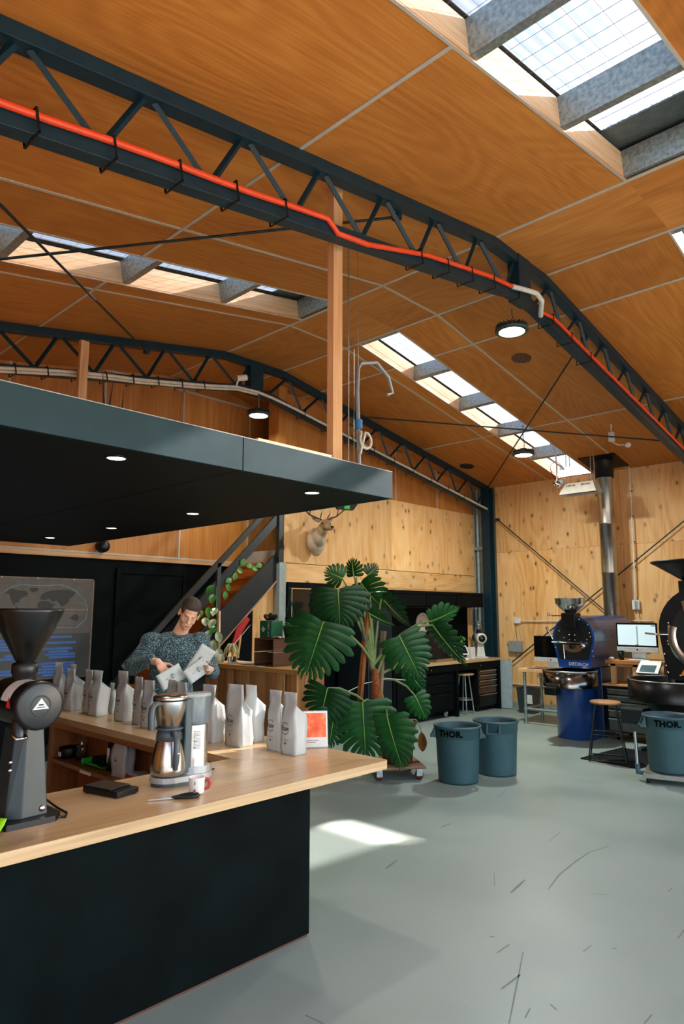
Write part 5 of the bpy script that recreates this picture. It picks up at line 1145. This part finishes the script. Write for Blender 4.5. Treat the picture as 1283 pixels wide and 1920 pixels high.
def stool(x, y, rz, label, h, rs, seatm, legm, group=None, hairpin=True):
    s = E('bar_stool', (x, y, 0), R(rz), label=label, cat='stool', group=group)
    O('seat', MB().lathe([(.001, h-.03), (rs-.015, h-.03), (rs, h-.018), (rs, h-.008), (rs-.01, h), (.001, h+.001)], (0, 0, 0), 36), seatm, s)
    return s
s2 = stool(10.12, 6.74, 0, 'small round stool with steel legs tucked under the workbench', .67, .17, OAK, GALV)
for k_ in range(4):
    a = R(45+90*k_); O('leg', MB().tube([(.08*math.cos(a), .08*math.sin(a), .64), (.16*math.cos(a), .16*math.sin(a), .0)], .012, 8), GALV, s2)
O('foot_ring', MB().tube([(.14*math.cos(R(15*i)), .14*math.sin(R(15*i)), .24) for i in range(25)], .009, 8, caps=False), GALV, s2)
# overhead black cupboard run
hd_ = E('overhead_cabinet', (8.39, 6.88, 1.8), label='long black overhead cupboard above the workbench', cat='cabinet')
O('body', MB().bb(0, 2.64, .02, .33, 0, .26), BLACK, hd_)
for i in range(3): O('door', MB().bb(.01+.88*i, .87+.88*i, 0, .02, .01, .2), BLACK, hd_, bevel=.005)
O('top_rail', MB().bb(0, 2.64, .0, .02, .21, .26), BLACK, hd_)
spb = E('splashback', (0, 7.23, 0), label='black pegboard splashback behind the workbench', cat='panel'); O('board', MB().bb(8.05, 11.02, 0, .016, .9, 1.8), BLACK, spb); O('edge', MB().bb(8.05, 11.02, -.01, 0, 1.78, 1.8), BLACKM, spb)
# fridge
fr = E('fridge', (7.47, 6.6, 0), label='tall dark fridge standing between the plant and the workbench', cat='fridge')
FG = mat('fridge_dark', '1d2429', .3, metal=.3); O('body', MB().bb(0, .55, .04, .6, .03, 2.02), FG, fr, bevel=.012)
d_ = O('door', MB().bb(.005, .545, 0, .036, .06, 1.3), FG, fr, bevel=.01); O('handle', MB().tube([(.05, -.03, .7), (.05, -.03, 1.2)], .01, 8), STEEL, d_)
d_ = O('door', MB().bb(.005, .545, 0, .036, 1.32, 2.0), FG, fr, bevel=.01); O('handle', MB().tube([(.05, -.03, 1.4), (.05, -.03, 1.8)], .01, 8), STEEL, d_)
for x in (.06, .49): O('foot', MB().cyl((x, .1, 0), .02, 0, .03, 10), BLACKP, fr); O('foot', MB().cyl((x, .5, 0), .02, 0, .03, 10), BLACKP, fr)
wbx = E('carton', (7.5, 6.72, 2.02), label='flat white carton lying on top of the fridge', cat='carton'); O('carton', MB().bb(0, .48, 0, .34, 0, .05), WHITEP, wbx, bevel=.004); O('flap', MB().bb(.0, .48, -.002, .168, .05, .052), WHITEP, wbx)
# round sign and hanging glasses
sg = E('round_sign', (9.59, 7.21, 1.525), label='round pale plywood sign with a brush logo on the black splashback', cat='sign')
O('disc', ycyl(MB(), [(.001, -.012), (.172, -.012), (.175, -.009), (.175, .012)], (0, 0, 0), 40), mat('pale_sign_wood', 'cbbfae', .6), sg)
text('lettering', 'Raw', .13, INK, sg, (0, -.0125, 0), (R(90), 0, 0), .0006, sx=.9)
for r_, a0 in ((.13, 40), (.13, 220)):
    O('arc_print', MB().tube([(r_*math.cos(R(a0+i*10)), -.012, r_*math.sin(R(a0+i*10))) for i in range(11)], .0025, 4), mat('grey_ink', '77706c', .6), sg)
rk = E('glass_rail', (9.62, 7.2, 1.31), label='black rail of hanging stem glasses under the round sign', cat='rail'); O('rail', MB().bb(-.2, .36, -.1, .0, 0, .012), BLACKM, rk)
for i in range(4):
    g_ = E('wine_glass', (9.52+.13*i, 7.14, 1.12), label='%s hanging stem glass under the round sign' % ('leftmost', 'second from left', 'third from left', 'rightmost')[i], cat='glass', group='hanging stem glasses')
    O('bowl', MB().lathe([(.02, .0), (.032, .03), (.034, .06), (.02, .095), (.004, .105)], (0, 0, 0), 20), MATS['clear_glass'], g_); O('stem', MB().lathe([(.004, .1), (.004, .178), (.028, .188), (.028, .19), (.001, .19)], (0, 0, 0), 16), MATS['clear_glass'], g_)
# espresso machine
em = E('espresso_machine', (9.5, 6.85, .9), label='black espresso machine with round dial on the workbench', cat='espresso machine')
O('body', MB().bb(-.36, .34, -.08, .2, .05, .42), BLACKP, em, bevel=.03); O('group_head', MB().cyl((.2, -.12, 0), .045, .2, .28, 20), STEEL, em); O('drip_tray', MB().bb(-.3, .34, -.2, -.05, 0, .05), STEEL, em, bevel=.006)
O('dial', ycyl(MB(), [(.001, -.1), (.03, -.1), (.032, -.08)], (.06, 0, .3), 24), WHITEP, em); O('portafilter', MB().tube([(.2, -.13, .21), (.2, -.2, .2), (.2, -.31, .19)], [.03, .014, .017], 12), TIMBER, em)
for x in (-.3, .3): O('foot', MB().cyl((x, .15, 0), .02, 0, .05, 12), BLACKP, em)
cu = E('glass_cup', (9.72, 6.71, .951), label='small glass under the espresso machine spout', cat='glass'); O('cup', MB().lathe([(.001, .002), (.026, .002), (.032, .08), (.029, .08), (.024, .008), (.001, .008)], (0, 0, 0), 20), MATS['clear_glass'], cu); O('coffee', MB().cyl((0, 0, 0), .023, .008, .02, 16), mat('coffee', '2a1408', .2), cu)
pos = E('tablet_stand', (10.1, 6.74, .9), R(-25), label='white tablet on a slanted stand on the workbench', cat='tablet')
mb = MB(); mb.M = Matrix.Translation((0, 0, .1)) @ ROT(R(-35), 0, 0); mb.bb(-.12, .12, -.008, .008, -.02, .16); O('frame', mb, WHITEP, pos, bevel=.004)
mb = MB(); mb.M = Matrix.Translation((0, 0, .1)) @ ROT(R(-35), 0, 0); mb.bb(-.1, .1, -.0095, -.008, 0, .145); O('screen', mb, mat('dark_screen', '11161a', .1), pos)
O('base', MB().bb(-.09, .09, -.05, .12, 0, .03).bb(-.03, .03, .02, .07, .03, .12), WHITEP, pos, bevel=.006)
wx = E('napkin_box', (10.42, 6.78, .9), label='plain white box beside the white grinder on the workbench', cat='box'); O('box', MB().bb(-.06, .06, -.05, .05, 0, .2), WHITEP, wx, bevel=.004); O('flap', MB().bb(-.055, .055, -.052, -.05, .12, .19), WHITEP, wx)
sp_ = E('potted_fern', (10.42, 7.0, .9), label='dark leafy plant in a pot behind the white grinder', cat='potted plant'); O('pot', MB().lathe([(.001, 0), (.05, 0), (.07, .12), (.064, .12), (.001, .1)], (0, 0, 0), 20), BLACKP, sp_)
LD_ = heart(.09, .06).mesh('leaf', VLG); rnd = random.Random(4)
for i in range(26): a = rnd.random()*6.28; z = .14+.26*rnd.random(); O('leaf', LD_, None, sp_, loc=(.07*math.cos(a), .07*math.sin(a), z), rot=orient((math.cos(a), math.sin(a), .2-rnd.random()*.8), (math.cos(a)*.3, math.sin(a)*.3, 1)))
O('stem', MB().tube([(0, 0, .1), (.01, 0, .4)], .006, 6), MATS['stem_green'], sp_)
g2 = E('coffee_grinder', (10.8, 6.84, .9), R(-40), label='white coffee grinder with clear hopper at the workbench end', cat='coffee grinder')
GW = mat('cream_enamel', 'cfd0c8', .35); O('base_plate', MB().bb(-.12, .12, -.11, .11, 0, .02), GW, g2, bevel=.006)
mb = MB(); vs = []
for z, a, b in ((.02, .08, .08), (.27, .05, .06)): vs += [(-a, -b, z), (a, -b, z), (a, b, z), (-a, b, z)]
mb.add(vs, [(3, 2, 1, 0), (4, 5, 6, 7), (0, 1, 5, 4), (1, 2, 6, 5), (2, 3, 7, 6), (3, 0, 4, 7)]); O('stand', mb, GW, g2, bevel=.01)
O('motor_housing', ycyl(MB(), [(.001, -.14), (.088, -.14), (.094, -.13), (.094, .16), (.001, .16)], (0, 0, .345), 32), GW, g2); O('dial', ycyl(MB(), [(.001, -.147), (.062, -.147), (.065, -.138)], (0, 0, .345), 28), BLACKP, g2); O('dial_knob', MB().ell((0, -.15, .345), (.014, .008, .014)), CHROME, g2)
O('hopper', MB().lathe([(.035, .44), (.04, .5), (.055, .66), (.052, .66), (.036, .5)], (0, .04, 0), 24), mat('smoky_hopper', '8c9490', .15, trans=.6), g2); O('hopper_collar', MB().cyl((0, .04, 0), .045, .43, .5, 20), BLACKP, g2)
# pale board leaning at the bench end
lb_ = E('leaning_board', (11.3, 6.62, 0), label='pale board leaning on the pine wall beside the workbench', cat='board'); mb = MB(); mb.M = ROT(0, R(3), 0); mb.bb(-.16, -.14, -.2, .1, .004, .84); O('sheet', mb, mat('pale_board', '9fb0b5', .5), lb_); mb = MB(); mb.M = ROT(0, R(3), 0); mb.bb(-.142, -.136, -.2, .1, .0, .02); O('edge', mb, GREYP, lb_)
# ================================================================ roasters, desks and bins
def xcyl(mb, prof, c, seg=32):   # lathe about the X axis; prof (r, x)
    M0 = mb.M; mb.M = M0 @ Matrix.Translation(c) @ Matrix.Rotation(R(90), 4, 'Y'); mb.lathe(prof, (0, 0, 0), seg); mb.M = M0; return mb
def yz(mb): mb.M = Matrix(((0, 0, 1, 0), (1, 0, 0, 0), (0, 1, 0, 0), (0, 0, 0, 1))); return mb   # prism outline (y, z), pushed along x
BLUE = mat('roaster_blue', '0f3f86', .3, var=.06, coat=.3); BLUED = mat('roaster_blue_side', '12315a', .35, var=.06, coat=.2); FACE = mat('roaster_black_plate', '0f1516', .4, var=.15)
ro = E('coffee_roaster', (9.2, 4.3, 0), label='blue drum coffee roaster with steel hopper and round cooling tray', cat='coffee roaster')
def outline(k=1.0, zc=1.36, r=.305, zb_=.95, wb_=.225, n_=20):
    p = [(r*k*math.cos(R(-8+196*i/n_)), zc+r*k*math.sin(R(-8+196*i/n_))) for i in range(n_+1)]
    return [(wb_*k, zb_)]+p+[(-wb_*k, zb_)]
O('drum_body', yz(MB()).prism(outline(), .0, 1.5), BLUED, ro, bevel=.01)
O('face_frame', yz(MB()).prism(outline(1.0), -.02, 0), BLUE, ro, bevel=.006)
ol = [(y, max(z, 1.06)) for y, z in outline(.91)]
fp = O('face_plate', yz(MB()).prism(ol, -.03, -.02), FACE, ro, bevel=.003)
text('lettering', 'DIEDRICH', .062, WHITEP, ro, (-.022, -.06, 1.0), (R(90), 0, R(-90)), .001, sx=1.0, label='white maker lettering')
O('guard_bar', MB().tube([(-.06, .3, 1.295), (-.06, -.22, 1.29)], .011, 8), CHROME, ro)
for y in (.2, .07, -.12, -.2): O('bar_clamp', MB().box((-.045, y, 1.292), (.05, .03, .04)), BLUED, ro, bevel=.004)
mb = yz(MB()); mb.prism([(.15*math.cos(R(180+180*i/16)), 1.26+.1*math.sin(R(180+180*i/16))) for i in range(17)], -.04, -.03); O('drum_door', mb, mat('door_copper', '8a6548', .35, metal=.5), ro, bevel=.003)
O('door_lever', MB().tube([(-.06, .13, 1.27), (-.075, .12, 1.18), (-.08, .11, 1.07)], .008, 8), CHROME, ro); O('door_boss', xcyl(MB(), [(.001, -.03), (.035, -.03), (.035, .02)], (-.05, 0, 1.24)), BLACKM, ro)
O('sampler', xcyl(MB(), [(.001, -.05), (.03, -.05), (.03, .02)], (-.04, -.16, 1.25)), CHROME, ro)
rnd = random.Random(2)
for y, z in ((.05, 1.4), (-.03, 1.4), (.05, 1.33), (-.03, 1.33), (.2, 1.45), (.13, 1.36), (-.2, 1.34), (-.24, 1.6-.17), (-.1, 1.61), (-.22, 1.54), (.26, 1.22), (-.27, 1.19), (-.28, 1.12), (.15, 1.25), (-.25, 1.38)): O('bolt', MB().ell((-.035, y, z), (.008, .011, .011), seg=8, rings=6), CHROME, ro)
O('sight_port', yz(MB()).prism([(-.05, 1.31), (.07, 1.31), (.07, 1.42), (-.05, 1.42)], -.036, -.03), BLACKM, ro)
O('chute', MB().bb(-.14, .06, -.09, .11, 1.5, 1.7), BLACKM, ro, bevel=.01)
ho = O('hopper', MB().lathe([(.06, 1.68), (.07, 1.7), (.17, 1.79), (.2, 1.83), (.208, 1.9), (.213, 1.905), (.205, 1.9), (.165, 1.8), (.06, 1.71)], (.0, .03, 0), 40), STEEL, ro)
O('hopper_gate', MB().bb(-.05, .05, .1, .3, 1.655, 1.668), STEEL, ro); O('gate_knob', MB().ell((-.0, .36, 1.68), (.025, .025, .025)), CHROME, ro)
O('side_lever', MB().tube([(-.01, .31, 1.33), (-.03, .36, 1.45), (-.03, .39, 1.5)], [.01, .014, .02], 8), CHROME, ro)
O('tray_rim', MB().lathe([(.34, .93), (.36, .94), (.365, .93), (.355, .92)], (-.22, -.02, 0), 44), STEEL, ro)
tr_ = O('cooling_tray', MB().lathe([(.355, .72), (.355, .93), (.34, .93), (.34, .86), (.001, .86)], (-.22, -.02, 0), 44), mat('tray_polished', '6f6d68', .18, metal=1.0, var=.2, scale=2), ro)
O('tray_plate', MB().box((-.59, .05, .76), (.01, .2, .035), (0, 0, R(-6))), STEEL, tr_); O('tray_badge', MB().box((-.575, .1, .88), (.008, .07, .02), (0, 0, R(-10))), mat('badge_red', 'a3202a', .4), tr_)
O('chute_box', MB().bb(-.66, -.5, -.02, .14, .63, .73), BLACKM, ro, bevel=.01)
O('pedestal', MB().lathe([(.26, 0), (.27, .01), (.27, .72)], (.12, .06, 0), 40).bb(.12, .5, -.2, .32, .0, .72), BLUE, ro); O('lower_body', MB().bb(.3, 1.4, -.24, .26, 0, .95), BLUED, ro, bevel=.01)
O('rear_cowl', yz(MB()).prism(outline(.96, 1.33, .3), 1.5, 1.57), BLUED, ro, bevel=.02); O('side_rib', MB().bb(.6, .95, -.312, -.3, 1.36, 1.38), BLUED, ro)
# ---- big black roaster
bro = E('coffee_roaster', (8.95, 2.55, 0), label='large black drum roaster with funnel hopper at the edge of the hall', cat='coffee roaster')
O('drum_body', yz(MB()).prism(outline(1.0, 1.5, .52, .85, .44), 0, 1.5), BLACKM, bro, bevel=.015)
O('face_plate', yz(MB()).prism([(.36*math.cos(R(15*i)), 1.48+.36*math.sin(R(15*i))) for i in range(24)], -.03, 0), FACE, bro, bevel=.006)
mb = MB(); mb.M = Matrix(((0, 0, 1, -.04), (1, 0, 0, 0), (0, 1, 0, 1.42), (0, 0, 0, 1))); mb.lathe([(.31, 0), (.33, -.012), (.39, -.012), (.41, 0)], (0, 0, 0), 24, a0=R(-80), a1=R(20)); O('drum_window', mb, STEEL, bro)
O('handle_bar', MB().tube([(-.03, .38, 1.44), (-.08, .5, 1.44), (-.08, .66, 1.45)], .012, 8), CHROME, bro); O('bean_chute', MB().box((-.05, .16, 1.72), (.06, .05, .26), (R(-12), 0, 0)), STEEL, bro)
for y, z in ((.4, 1.58), (.4, 1.53), (.42, 1.36), (.41, 1.32), (.36, 1.9), (.44, .98), (.3, .95), (.47, 1.2), (.46, 1.06)): O('bolt', MB().ell((-.008, y, z), (.008, .014, .014), seg=8, rings=6), CHROME, bro)
mb = yz(MB()); mb.prism([(.29, .955), (.13, .955), (.21, 1.08)], -.036, -.001); O('warning_label', mb, mat('warning_orange', 'e0881c', .5), bro)
mb = yz(MB()); mb.prism([(.25, .972), (.17, .972), (.21, 1.04)], -.038, -.034); O('warning_label', mb, mat('warning_amber', 'b86612', .5), bro)
O('hopper', MB().lathe([(.12, 2.02), (.16, 2.08), (.5, 2.3), (.56, 2.33), (.565, 2.35), (.55, 2.34), (.14, 2.08)], (.35, .1, 0), 44), BLACKM, bro)
O('hopper_neck', MB().bb(.15, .55, -.1, .3, 1.95, 2.1), BLACKM, bro)
O('cooling_tray', MB().lathe([(.5, .7), (.505, .93), (.49, .935), (.485, .87), (.001, .87)], (-.4, .25, 0), 56), mat('black_tray', '0f1314', .3, metal=.4), bro); O('tray_rim', MB().lathe([(.495, .925), (.51, .93), (.51, .94), (.495, .94)], (-.4, .25, 0), 56), STEEL, bro)
for a in (20, 140, 260): mb = MB(); mb.M = Matrix.Translation((-.4, .25, .9)) @ ROT(0, 0, R(a)); mb.bb(.02, .46, -.02, .02, -.012, .0); O('stirrer_arm', mb, STEEL, bro)
O('pedestal', MB().lathe([(.3, .0), (.3, .5), (.38, .62), (.5, .705)], (-.3, .2, 0), 40), BLACKM, bro); O('lower_body', MB().bb(.0, 1.4, -.4, .4, 0, .9), BLACKM, bro, bevel=.01)
for z in (.46, .63): O('rail', MB().tube([(-.93, .2, z), (-.93, -.5, z)], .012, 8), CHROME, bro)
for y in (.2, -.1, -.4): O('rail_post', MB().tube([(-.93, y, .46), (-.93, y, .63)], .009, 8), CHROME, bro); O('rail_arm', MB().tube([(-.93, y, .55), (-.55, y, .55)], .009, 8), BLACKM, bro)
O('catch_box', MB().bb(-.05, .3, .75, 1.05, .32, .52).bb(-.02, .03, .4, .75, .4, .46), mat('box_teal_black', '18262a', .4), bro, bevel=.03)
dsp = E('scale_display', (9.1, 3.27, 0), label='white weighing display on a post beside the black roaster tray', cat='scale')
O('post', MB().tube([(0, 0, 0), (0, 0, .95)], .02, 10), BLACKM, dsp); O('foot', MB().bb(-.12, .12, -.12, .12, 0, .02), BLACKM, dsp, bevel=.004)
mb = MB(); mb.M = Matrix.Translation((0, 0, 1.02)) @ ROT(0, R(-38), 0); mb.bb(-.12, .12, -.14, .14, -.02, .0); O('housing', mb, mat('display_teal', '2a4a50', .4), dsp, bevel=.006)
mb = MB(); mb.M = Matrix.Translation((0, 0, 1.02)) @ ROT(0, R(-38), 0); mb.bb(-.115, .06, -.135, .135, 0, .004).bb(.06, .115, -.13, .13, 0, .002); O('bezel', mb, WHITEP, dsp)
mb = MB(); mb.M = Matrix.Translation((0, 0, 1.02)) @ ROT(0, R(-38), 0); mb.bb(-.1, .03, -.09, .1, .004, .005); O('screen', mb, mat('lcd', '3f5a60', .2), dsp)
# ---- computers
SCR = emit('lit_screen', 'b4c9d0', .5); BLKS = mat('black_glass', '050607', .08)
def computer(x, y, z, label, on):
    c = E('desktop_computer', (x, y, z), label=label, cat='computer')   # faces -X
    O('bezel', MB().bb(-.008, .008, -.28, .28, .17, .5), BLKS, c, bevel=.006); O('chin', MB().bb(-.009, .012, -.28, .28, .1, .17), mat('silver_case', 'c3c6c8', .35, metal=.3), c, bevel=.005)
    O('screen', MB().bb(-.0095, -.0085, -.258, .258, .195, .475), SCR if on else BLKS, c)
    if on:
        O('window_print', MB().bb(-.0102, -.0096, -.02, .0, .2, .46), mat('screen_line', '9fb5bd', .5), c); O('window_print', MB().bb(-.0102, -.0096, -.26, -.2, .455, .47), mat('screen_grey', '7d8f96', .5), c); O('icon_print', MB().bb(-.0102, -.0096, -.02, .02, .196, .206), mat('icon_green', '2f7a4a', .5), c)
    O('emblem', MB().ell((-.0095, 0, .135), (.001, .012, .013)), INK, c)
    mb = MB(); mb.add([(.01, -.09, .2), (.01, .09, .2), (.06, .1, .004), (.06, -.1, .004), (.018, -.09, .2), (.018, .09, .2), (.068, .1, .004), (.068, -.1, .004)], [(0, 1, 2, 3), (7, 6, 5, 4), (0, 4, 5, 1), (3, 2, 6, 7), (0, 3, 7, 4), (1, 5, 6, 2)]); O('stand', mb, MATS['silver_case'], c); O('stand_foot', MB().bb(-.1, .07, -.1, .1, 0, .006), MATS['silver_case'], c, bevel=.002)
    return c
computer(10.12, 5.12, .84, 'desktop computer with dark screen on the small pipe-leg desk', False)
computer(9.74, 3.64, 1.065, 'desktop computer with lit white screen on the timber riser', True)
dk = E('pipe_desk', (9.82, 4.75, 0), label='small timber desk on galvanised pipe legs beside the blue roaster', cat='desk')
O('top', MB().bb(0, .65, 0, .78, .79, .84), TIMBERX, dk, bevel=.004)
for x in (.05, .58):
    for y in (.7, .08): O('leg', MB().tube([(x, y, 0), (x, y, .79)], .024, 12), GALV, dk); O('leg_flange', MB().cyl((x, y, 0), .032, .2, .26, 12), GALV, dk)
for y in (.7, .08): O('cross_pipe', MB().tube([(.05, y, .23), (.58, y, .23)], .02, 10), GALV, dk)
O('cross_pipe', MB().tube([(.05, .7, .23), (.05, .08, .23)], .02, 10), GALV, dk)
kb_ = E('keyboard', (9.92, 5.2, .84), label='slim keyboard in front of the dark screen computer', cat='keyboard'); O('keys', MB().bb(-.05, .05, -.2, .2, .001, .012), BLACKP, kb_, bevel=.003); O('base', MB().bb(-.055, .055, -.205, .205, 0, .006), GREYP, kb_)
tch = E('tool_chest', (9.44, 3.1, 0), label='wide steel drawer tool chest with timber board top', cat='tool chest')
O('body', MB().bb(0, .6, 0, .88, .11, .72), BLACKM, tch, bevel=.005)
STD = mat('steel_drawer', '6e7474', .35, metal=.8, var=.1)
for z0, z1 in ((.13, .3), (.31, .41), (.42, .51), (.52, .6), (.61, .69)): d_ = O('drawer', MB().bb(-.016, 0, .02, .86, z0, z1-.008), STD, tch, bevel=.003); O('pull', MB().bb(-.03, -.012, .02, .86, z1-.024, z1-.008), STEEL, d_)
O('top_board', MB().bb(-.04, .62, -.02, .92, .72, .745), TIMBERX, tch, bevel=.003)
for x in (.08, .52):
    for y in (.1, .78): c_ = E('castor', (x, y, 0)); c_.parent = tch; O('wheel', ycyl(MB(), [(.001, -.015), (.045, -.015), (.05, 0), (.045, .015), (.001, .015)], (0, 0, .05), 18), BLACKP, c_); O('bracket', MB().bb(-.03, .03, -.025, .025, .07, .11), GALV, c_)
ris = E('timber_riser', (9.44, 3.25, .745), label='rough timber riser carrying the lit computer', cat='riser')
for x in (.03, .48):
    for y in (.05, .3, .6): O('post', MB().bb(x, x+.045, y, y+.07, 0, .27), TIMBER, ris, bevel=.003)
for x in (.03, .48): O('rail', MB().bb(x, x+.04, .02, .7, .235, .27), wood('riser_rail', 'a06a34', 'c08a50', 'd6a672', axis=1, freq=3, lines=16), ris, bevel=.002)
for i in range(5): O('top_plank', MB().bb(.0+.108*i, .104+.108*i, -.05, .73, .27, .32), wood('riser_plank', '7d481f', 'a06430', 'b97f48', axis=1, freq=3, lines=18), ris, bevel=.003)
cpb = E('black_cup', (9.52, 3.78, 1.065), label='black takeaway cup in front of the lit computer', cat='cup'); O('cup', MB().lathe([(.001, 0), (.033, 0), (.044, .12), (.041, .12), (.03, .005), (.001, .005)], (0, 0, 0), 24), BLACKP, cpb); O('rim', MB().lathe([(.043, .116), (.046, .12), (.042, .124)], (0, 0, 0), 24), BLACKP, cpb)
ms = E('earbud_case', (9.52, 3.92, 1.065), label='small white case at the end of the timber riser', cat='case'); O('case', MB().ell((0, 0, .018), (.025, .04, .018)), WHITEP, ms); O('lid_seam', MB().lathe([(.0255, .021), (.0258, .022), (.0255, .023)], (0, 0, 0), 20, sy=1.58), GREYP, ms)
k2 = E('keyboard', (9.55, 3.55, 1.065), label='white keyboard in front of the lit computer', cat='keyboard'); O('base', MB().bb(-.05, .05, -.14, .14, 0, .006), GREYP, k2); O('keys', MB().bb(-.045, .045, -.135, .135, .006, .011), WHITEP, k2, bevel=.002)
# ---- wall boxes, waste basket
ob = E('wall_outlet', (11.36, 6.38, 1.56), label='white outlet with long conduit on the pine wall', cat='outlet'); O('box', MB().bb(-.02, .036, -.06, .06, -.05, .05), WHITEP, ob, bevel=.006); O('conduit', MB().tube([(0, -.05, -.01), (0, -2.4, .02)], .012, 8), WHC, ob); O('lead', MB().tube([(-.01, .03, -.05), (-.02, .02, -.2), (0, .0, -.45), (-.01, .03, -.6)], .004, 6), BLACKP, ob); O('lead', MB().tube([(-.01, -.03, -.05), (-.02, -.07, -.25), (0, -.1, -.5)], .004, 6), WHC, ob)
eb = E('wall_box', (11.37, 6.43, 1.095), label='grey electrical box low on the pine wall', cat='electrical box'); O('box', MB().bb(-.06, .028, -.13, .12, -.1, .1), GREYP, eb, bevel=.006); O('cover', MB().bb(-.066, -.06, -.12, .11, -.09, .09), GREYP, eb)
pr = E('pipe_run', (11.37, 0, .42), label='thin white pipe running low along the pine wall', cat='pipe'); O('pipe', MB().tube([(0, 6.6, 0), (0, 4.6, .0)], .014, 8), WHC, pr)
for y in (6.3, 5.6, 4.9): O('clip', MB().box((.012, y, 0), (.02, .02, .04)), WHC, pr)
wbk = E('waste_basket', (10.98, 6.0, 0), R(0), label='dark plastic waste basket with paper label by the pine wall', cat='waste basket'); BK = mat('basket_grey', '2a3436', .5); mb = MB(); vs = []
for z, a, b in ((0, .1, .13), (.41, .125, .16)): vs += [(-a, -b, z), (a, -b, z), (a, b, z), (-a, b, z)]
mb.add(vs, [(3, 2, 1, 0), (0, 1, 5, 4), (1, 2, 6, 5), (2, 3, 7, 6), (3, 0, 4, 7)]); O('bin', mb, BK, wbk, solid=.005); O('rim', MB().bb(-.13, .13, -.165, -.155, .4, .42).bb(-.13, .13, .155, .165, .4, .42).bb(-.13, -.12, -.165, .165, .4, .42).bb(.12, .13, -.165, .165, .4, .42), BK, wbk); O('paper_label', MB().box((-.115, -.08, .24), (.004, .1, .15), (0, R(-3.5), 0)), WHITEP, wbk)
# ---- round-seat wire stool on a black mat
mt = E('floor_mat', (8.42, 3.33, 0), R(-6), label='black rubber mat on the floor under the wire stool', cat='mat'); O('mat', MB().bb(-.48, .5, -.36, .34, .001, .012), mat('rubber_mat', '0c1112', .8, bump=.3, bscale=80, spec=.2), mt, bevel=.004); O('border', MB().bb(-.48, .5, -.36, -.34, .012, .014), BLACKP, mt); O('border', MB().bb(-.48, .5, .32, .34, .012, .014), BLACKP, mt)
st1 = stool(8.15, 3.46, 20, 'wire leg stool with round timber seat on the black mat', .67, .175, wood('stool_seat', '6b4220', '8f5f34', 'a97a4c', axis=0, freq=3, lines=16), BLACKM)
WL = mat('black_wire', '0c0f10', .4, metal=.4); q = [(-.2, -.2), (.2, -.2), (.2, .2), (-.2, .2)]
for x, y in q: O('leg', MB().tube([(x*.55, y*.55, .645), (x, y, .024)], .008, 8), WL, st1)
for (a, b), (c, d) in zip(q, q[1:]+q[:1]): O('foot_rail', MB().tube([(a, b, .022), (c, d, .022)], .008, 8), WL, st1); k_ = .8; O('stretcher', MB().tube([(a*k_, b*k_, .3), (c*k_, d*k_, .3)], .006, 8), WL, st1)
# ---- round grey bins
BIN = mat('bin_grey_blue', '294a50', .5, var=.06, scale=8, bump=.08, bscale=40)
TXTM = mat('stencil_ink', '04080a', .8, spec=.05)
def bent(s_, size, r, z, a0, m):
    d = bpy.data.curves.new('text_outline', 'FONT'); d.body = s_; d.size = size; d.align_x = 'CENTER'; d.align_y = 'CENTER'; d.resolution_u = 3; d.offset = .0045; d.space_character = 1.08
    t_ = bpy.data.objects.new('text_outline', d); COL.objects.link(t_); bpy.context.view_layer.update()
    me = bpy.data.meshes.new_from_object(t_.evaluated_get(bpy.context.evaluated_depsgraph_get())); bpy.data.objects.remove(t_); bpy.data.curves.remove(d)
    for v in me.vertices:
        a = a0+v.co.x/r; zz = z+v.co.y; v.co = Vector((r*math.cos(a), r*math.sin(a), zz))
    me.materials.clear(); me.materials.append(m); return me
BINM = None
def round_bin(x, y, z, label, ta, ha):
    b = E('round_bin', (x, y, z), label=label, cat='bin', group='round grey storage bins')
    O('body', MB().lathe([(.001, .012), (.19, .012), (.2, .0), (.203, .02), (.222, .43), (.224, .44), (.228, .445), (.233, .53), (.24, .535), (.247, .548), (.24, .56), (.228, .556), (.22, .53), (.195, .03), (.001, .025)], (0, 0, 0), 56), BIN, b)
    for s in (0, math.pi):
        a = ha+s; mb = MB(); mb.M = Matrix.Rotation(a, 4, 'Z')
        for y0 in (-.075, .055):
            mb.add([(.228, y0, .55), (.228, y0+.02, .55), (.275, y0+.02, .44), (.275, y0, .44), (.22, y0, .43), (.22, y0+.02, .43)], [(0, 1, 2, 3), (3, 2, 5, 4), (0, 3, 4), (1, 5, 2)])
        mb.bb(.255, .28, -.075, .075, .435, .455); O('handle', mb, BIN, b, bevel=.003)
    if ta is not None: O('lettering', bent('THOR.', .082, .2345, .49, ta, TXTM), None, b, label='black stencilled lettering')
    return b
round_bin(6.1, 4.16, 0, 'grey round bin with worn black lettering standing in front', R(196), R(125))
round_bin(6.67, 4.05, 0, 'grey round bin behind the lettered one with its handle forward', None, R(205))
round_bin(7.6, 2.58, .1, 'grey round bin with black lettering on a metal dolly', R(198), R(120))
bd_ = E('bin_dolly', (7.6, 2.58, 0), R(15), label='low metal dolly with upright push bar under the lettered bin', cat='dolly')
O('deck', MB().bb(-.24, .24, -.24, .24, .05, .098), mat('dolly_alu', '8f8f86', .4, metal=.6), bd_, bevel=.006)
for x in (-.2, .2):
    for y in (-.2, .2): O('castor', MB().ell((x, y, .026), (.026, .02, .026)), BLACKP, bd_)
O('push_bar', MB().tube([(-.1, .3, .08), (-.1, .31, .48)], .016, 12), CHROME, bd_); O('bar_socket', MB().tube([(-.1, .24, .075), (-.1, .3, .075), (-.1, .303, .16)], .026, 12), mat('socket_teal', '33525c', .5), bd_)
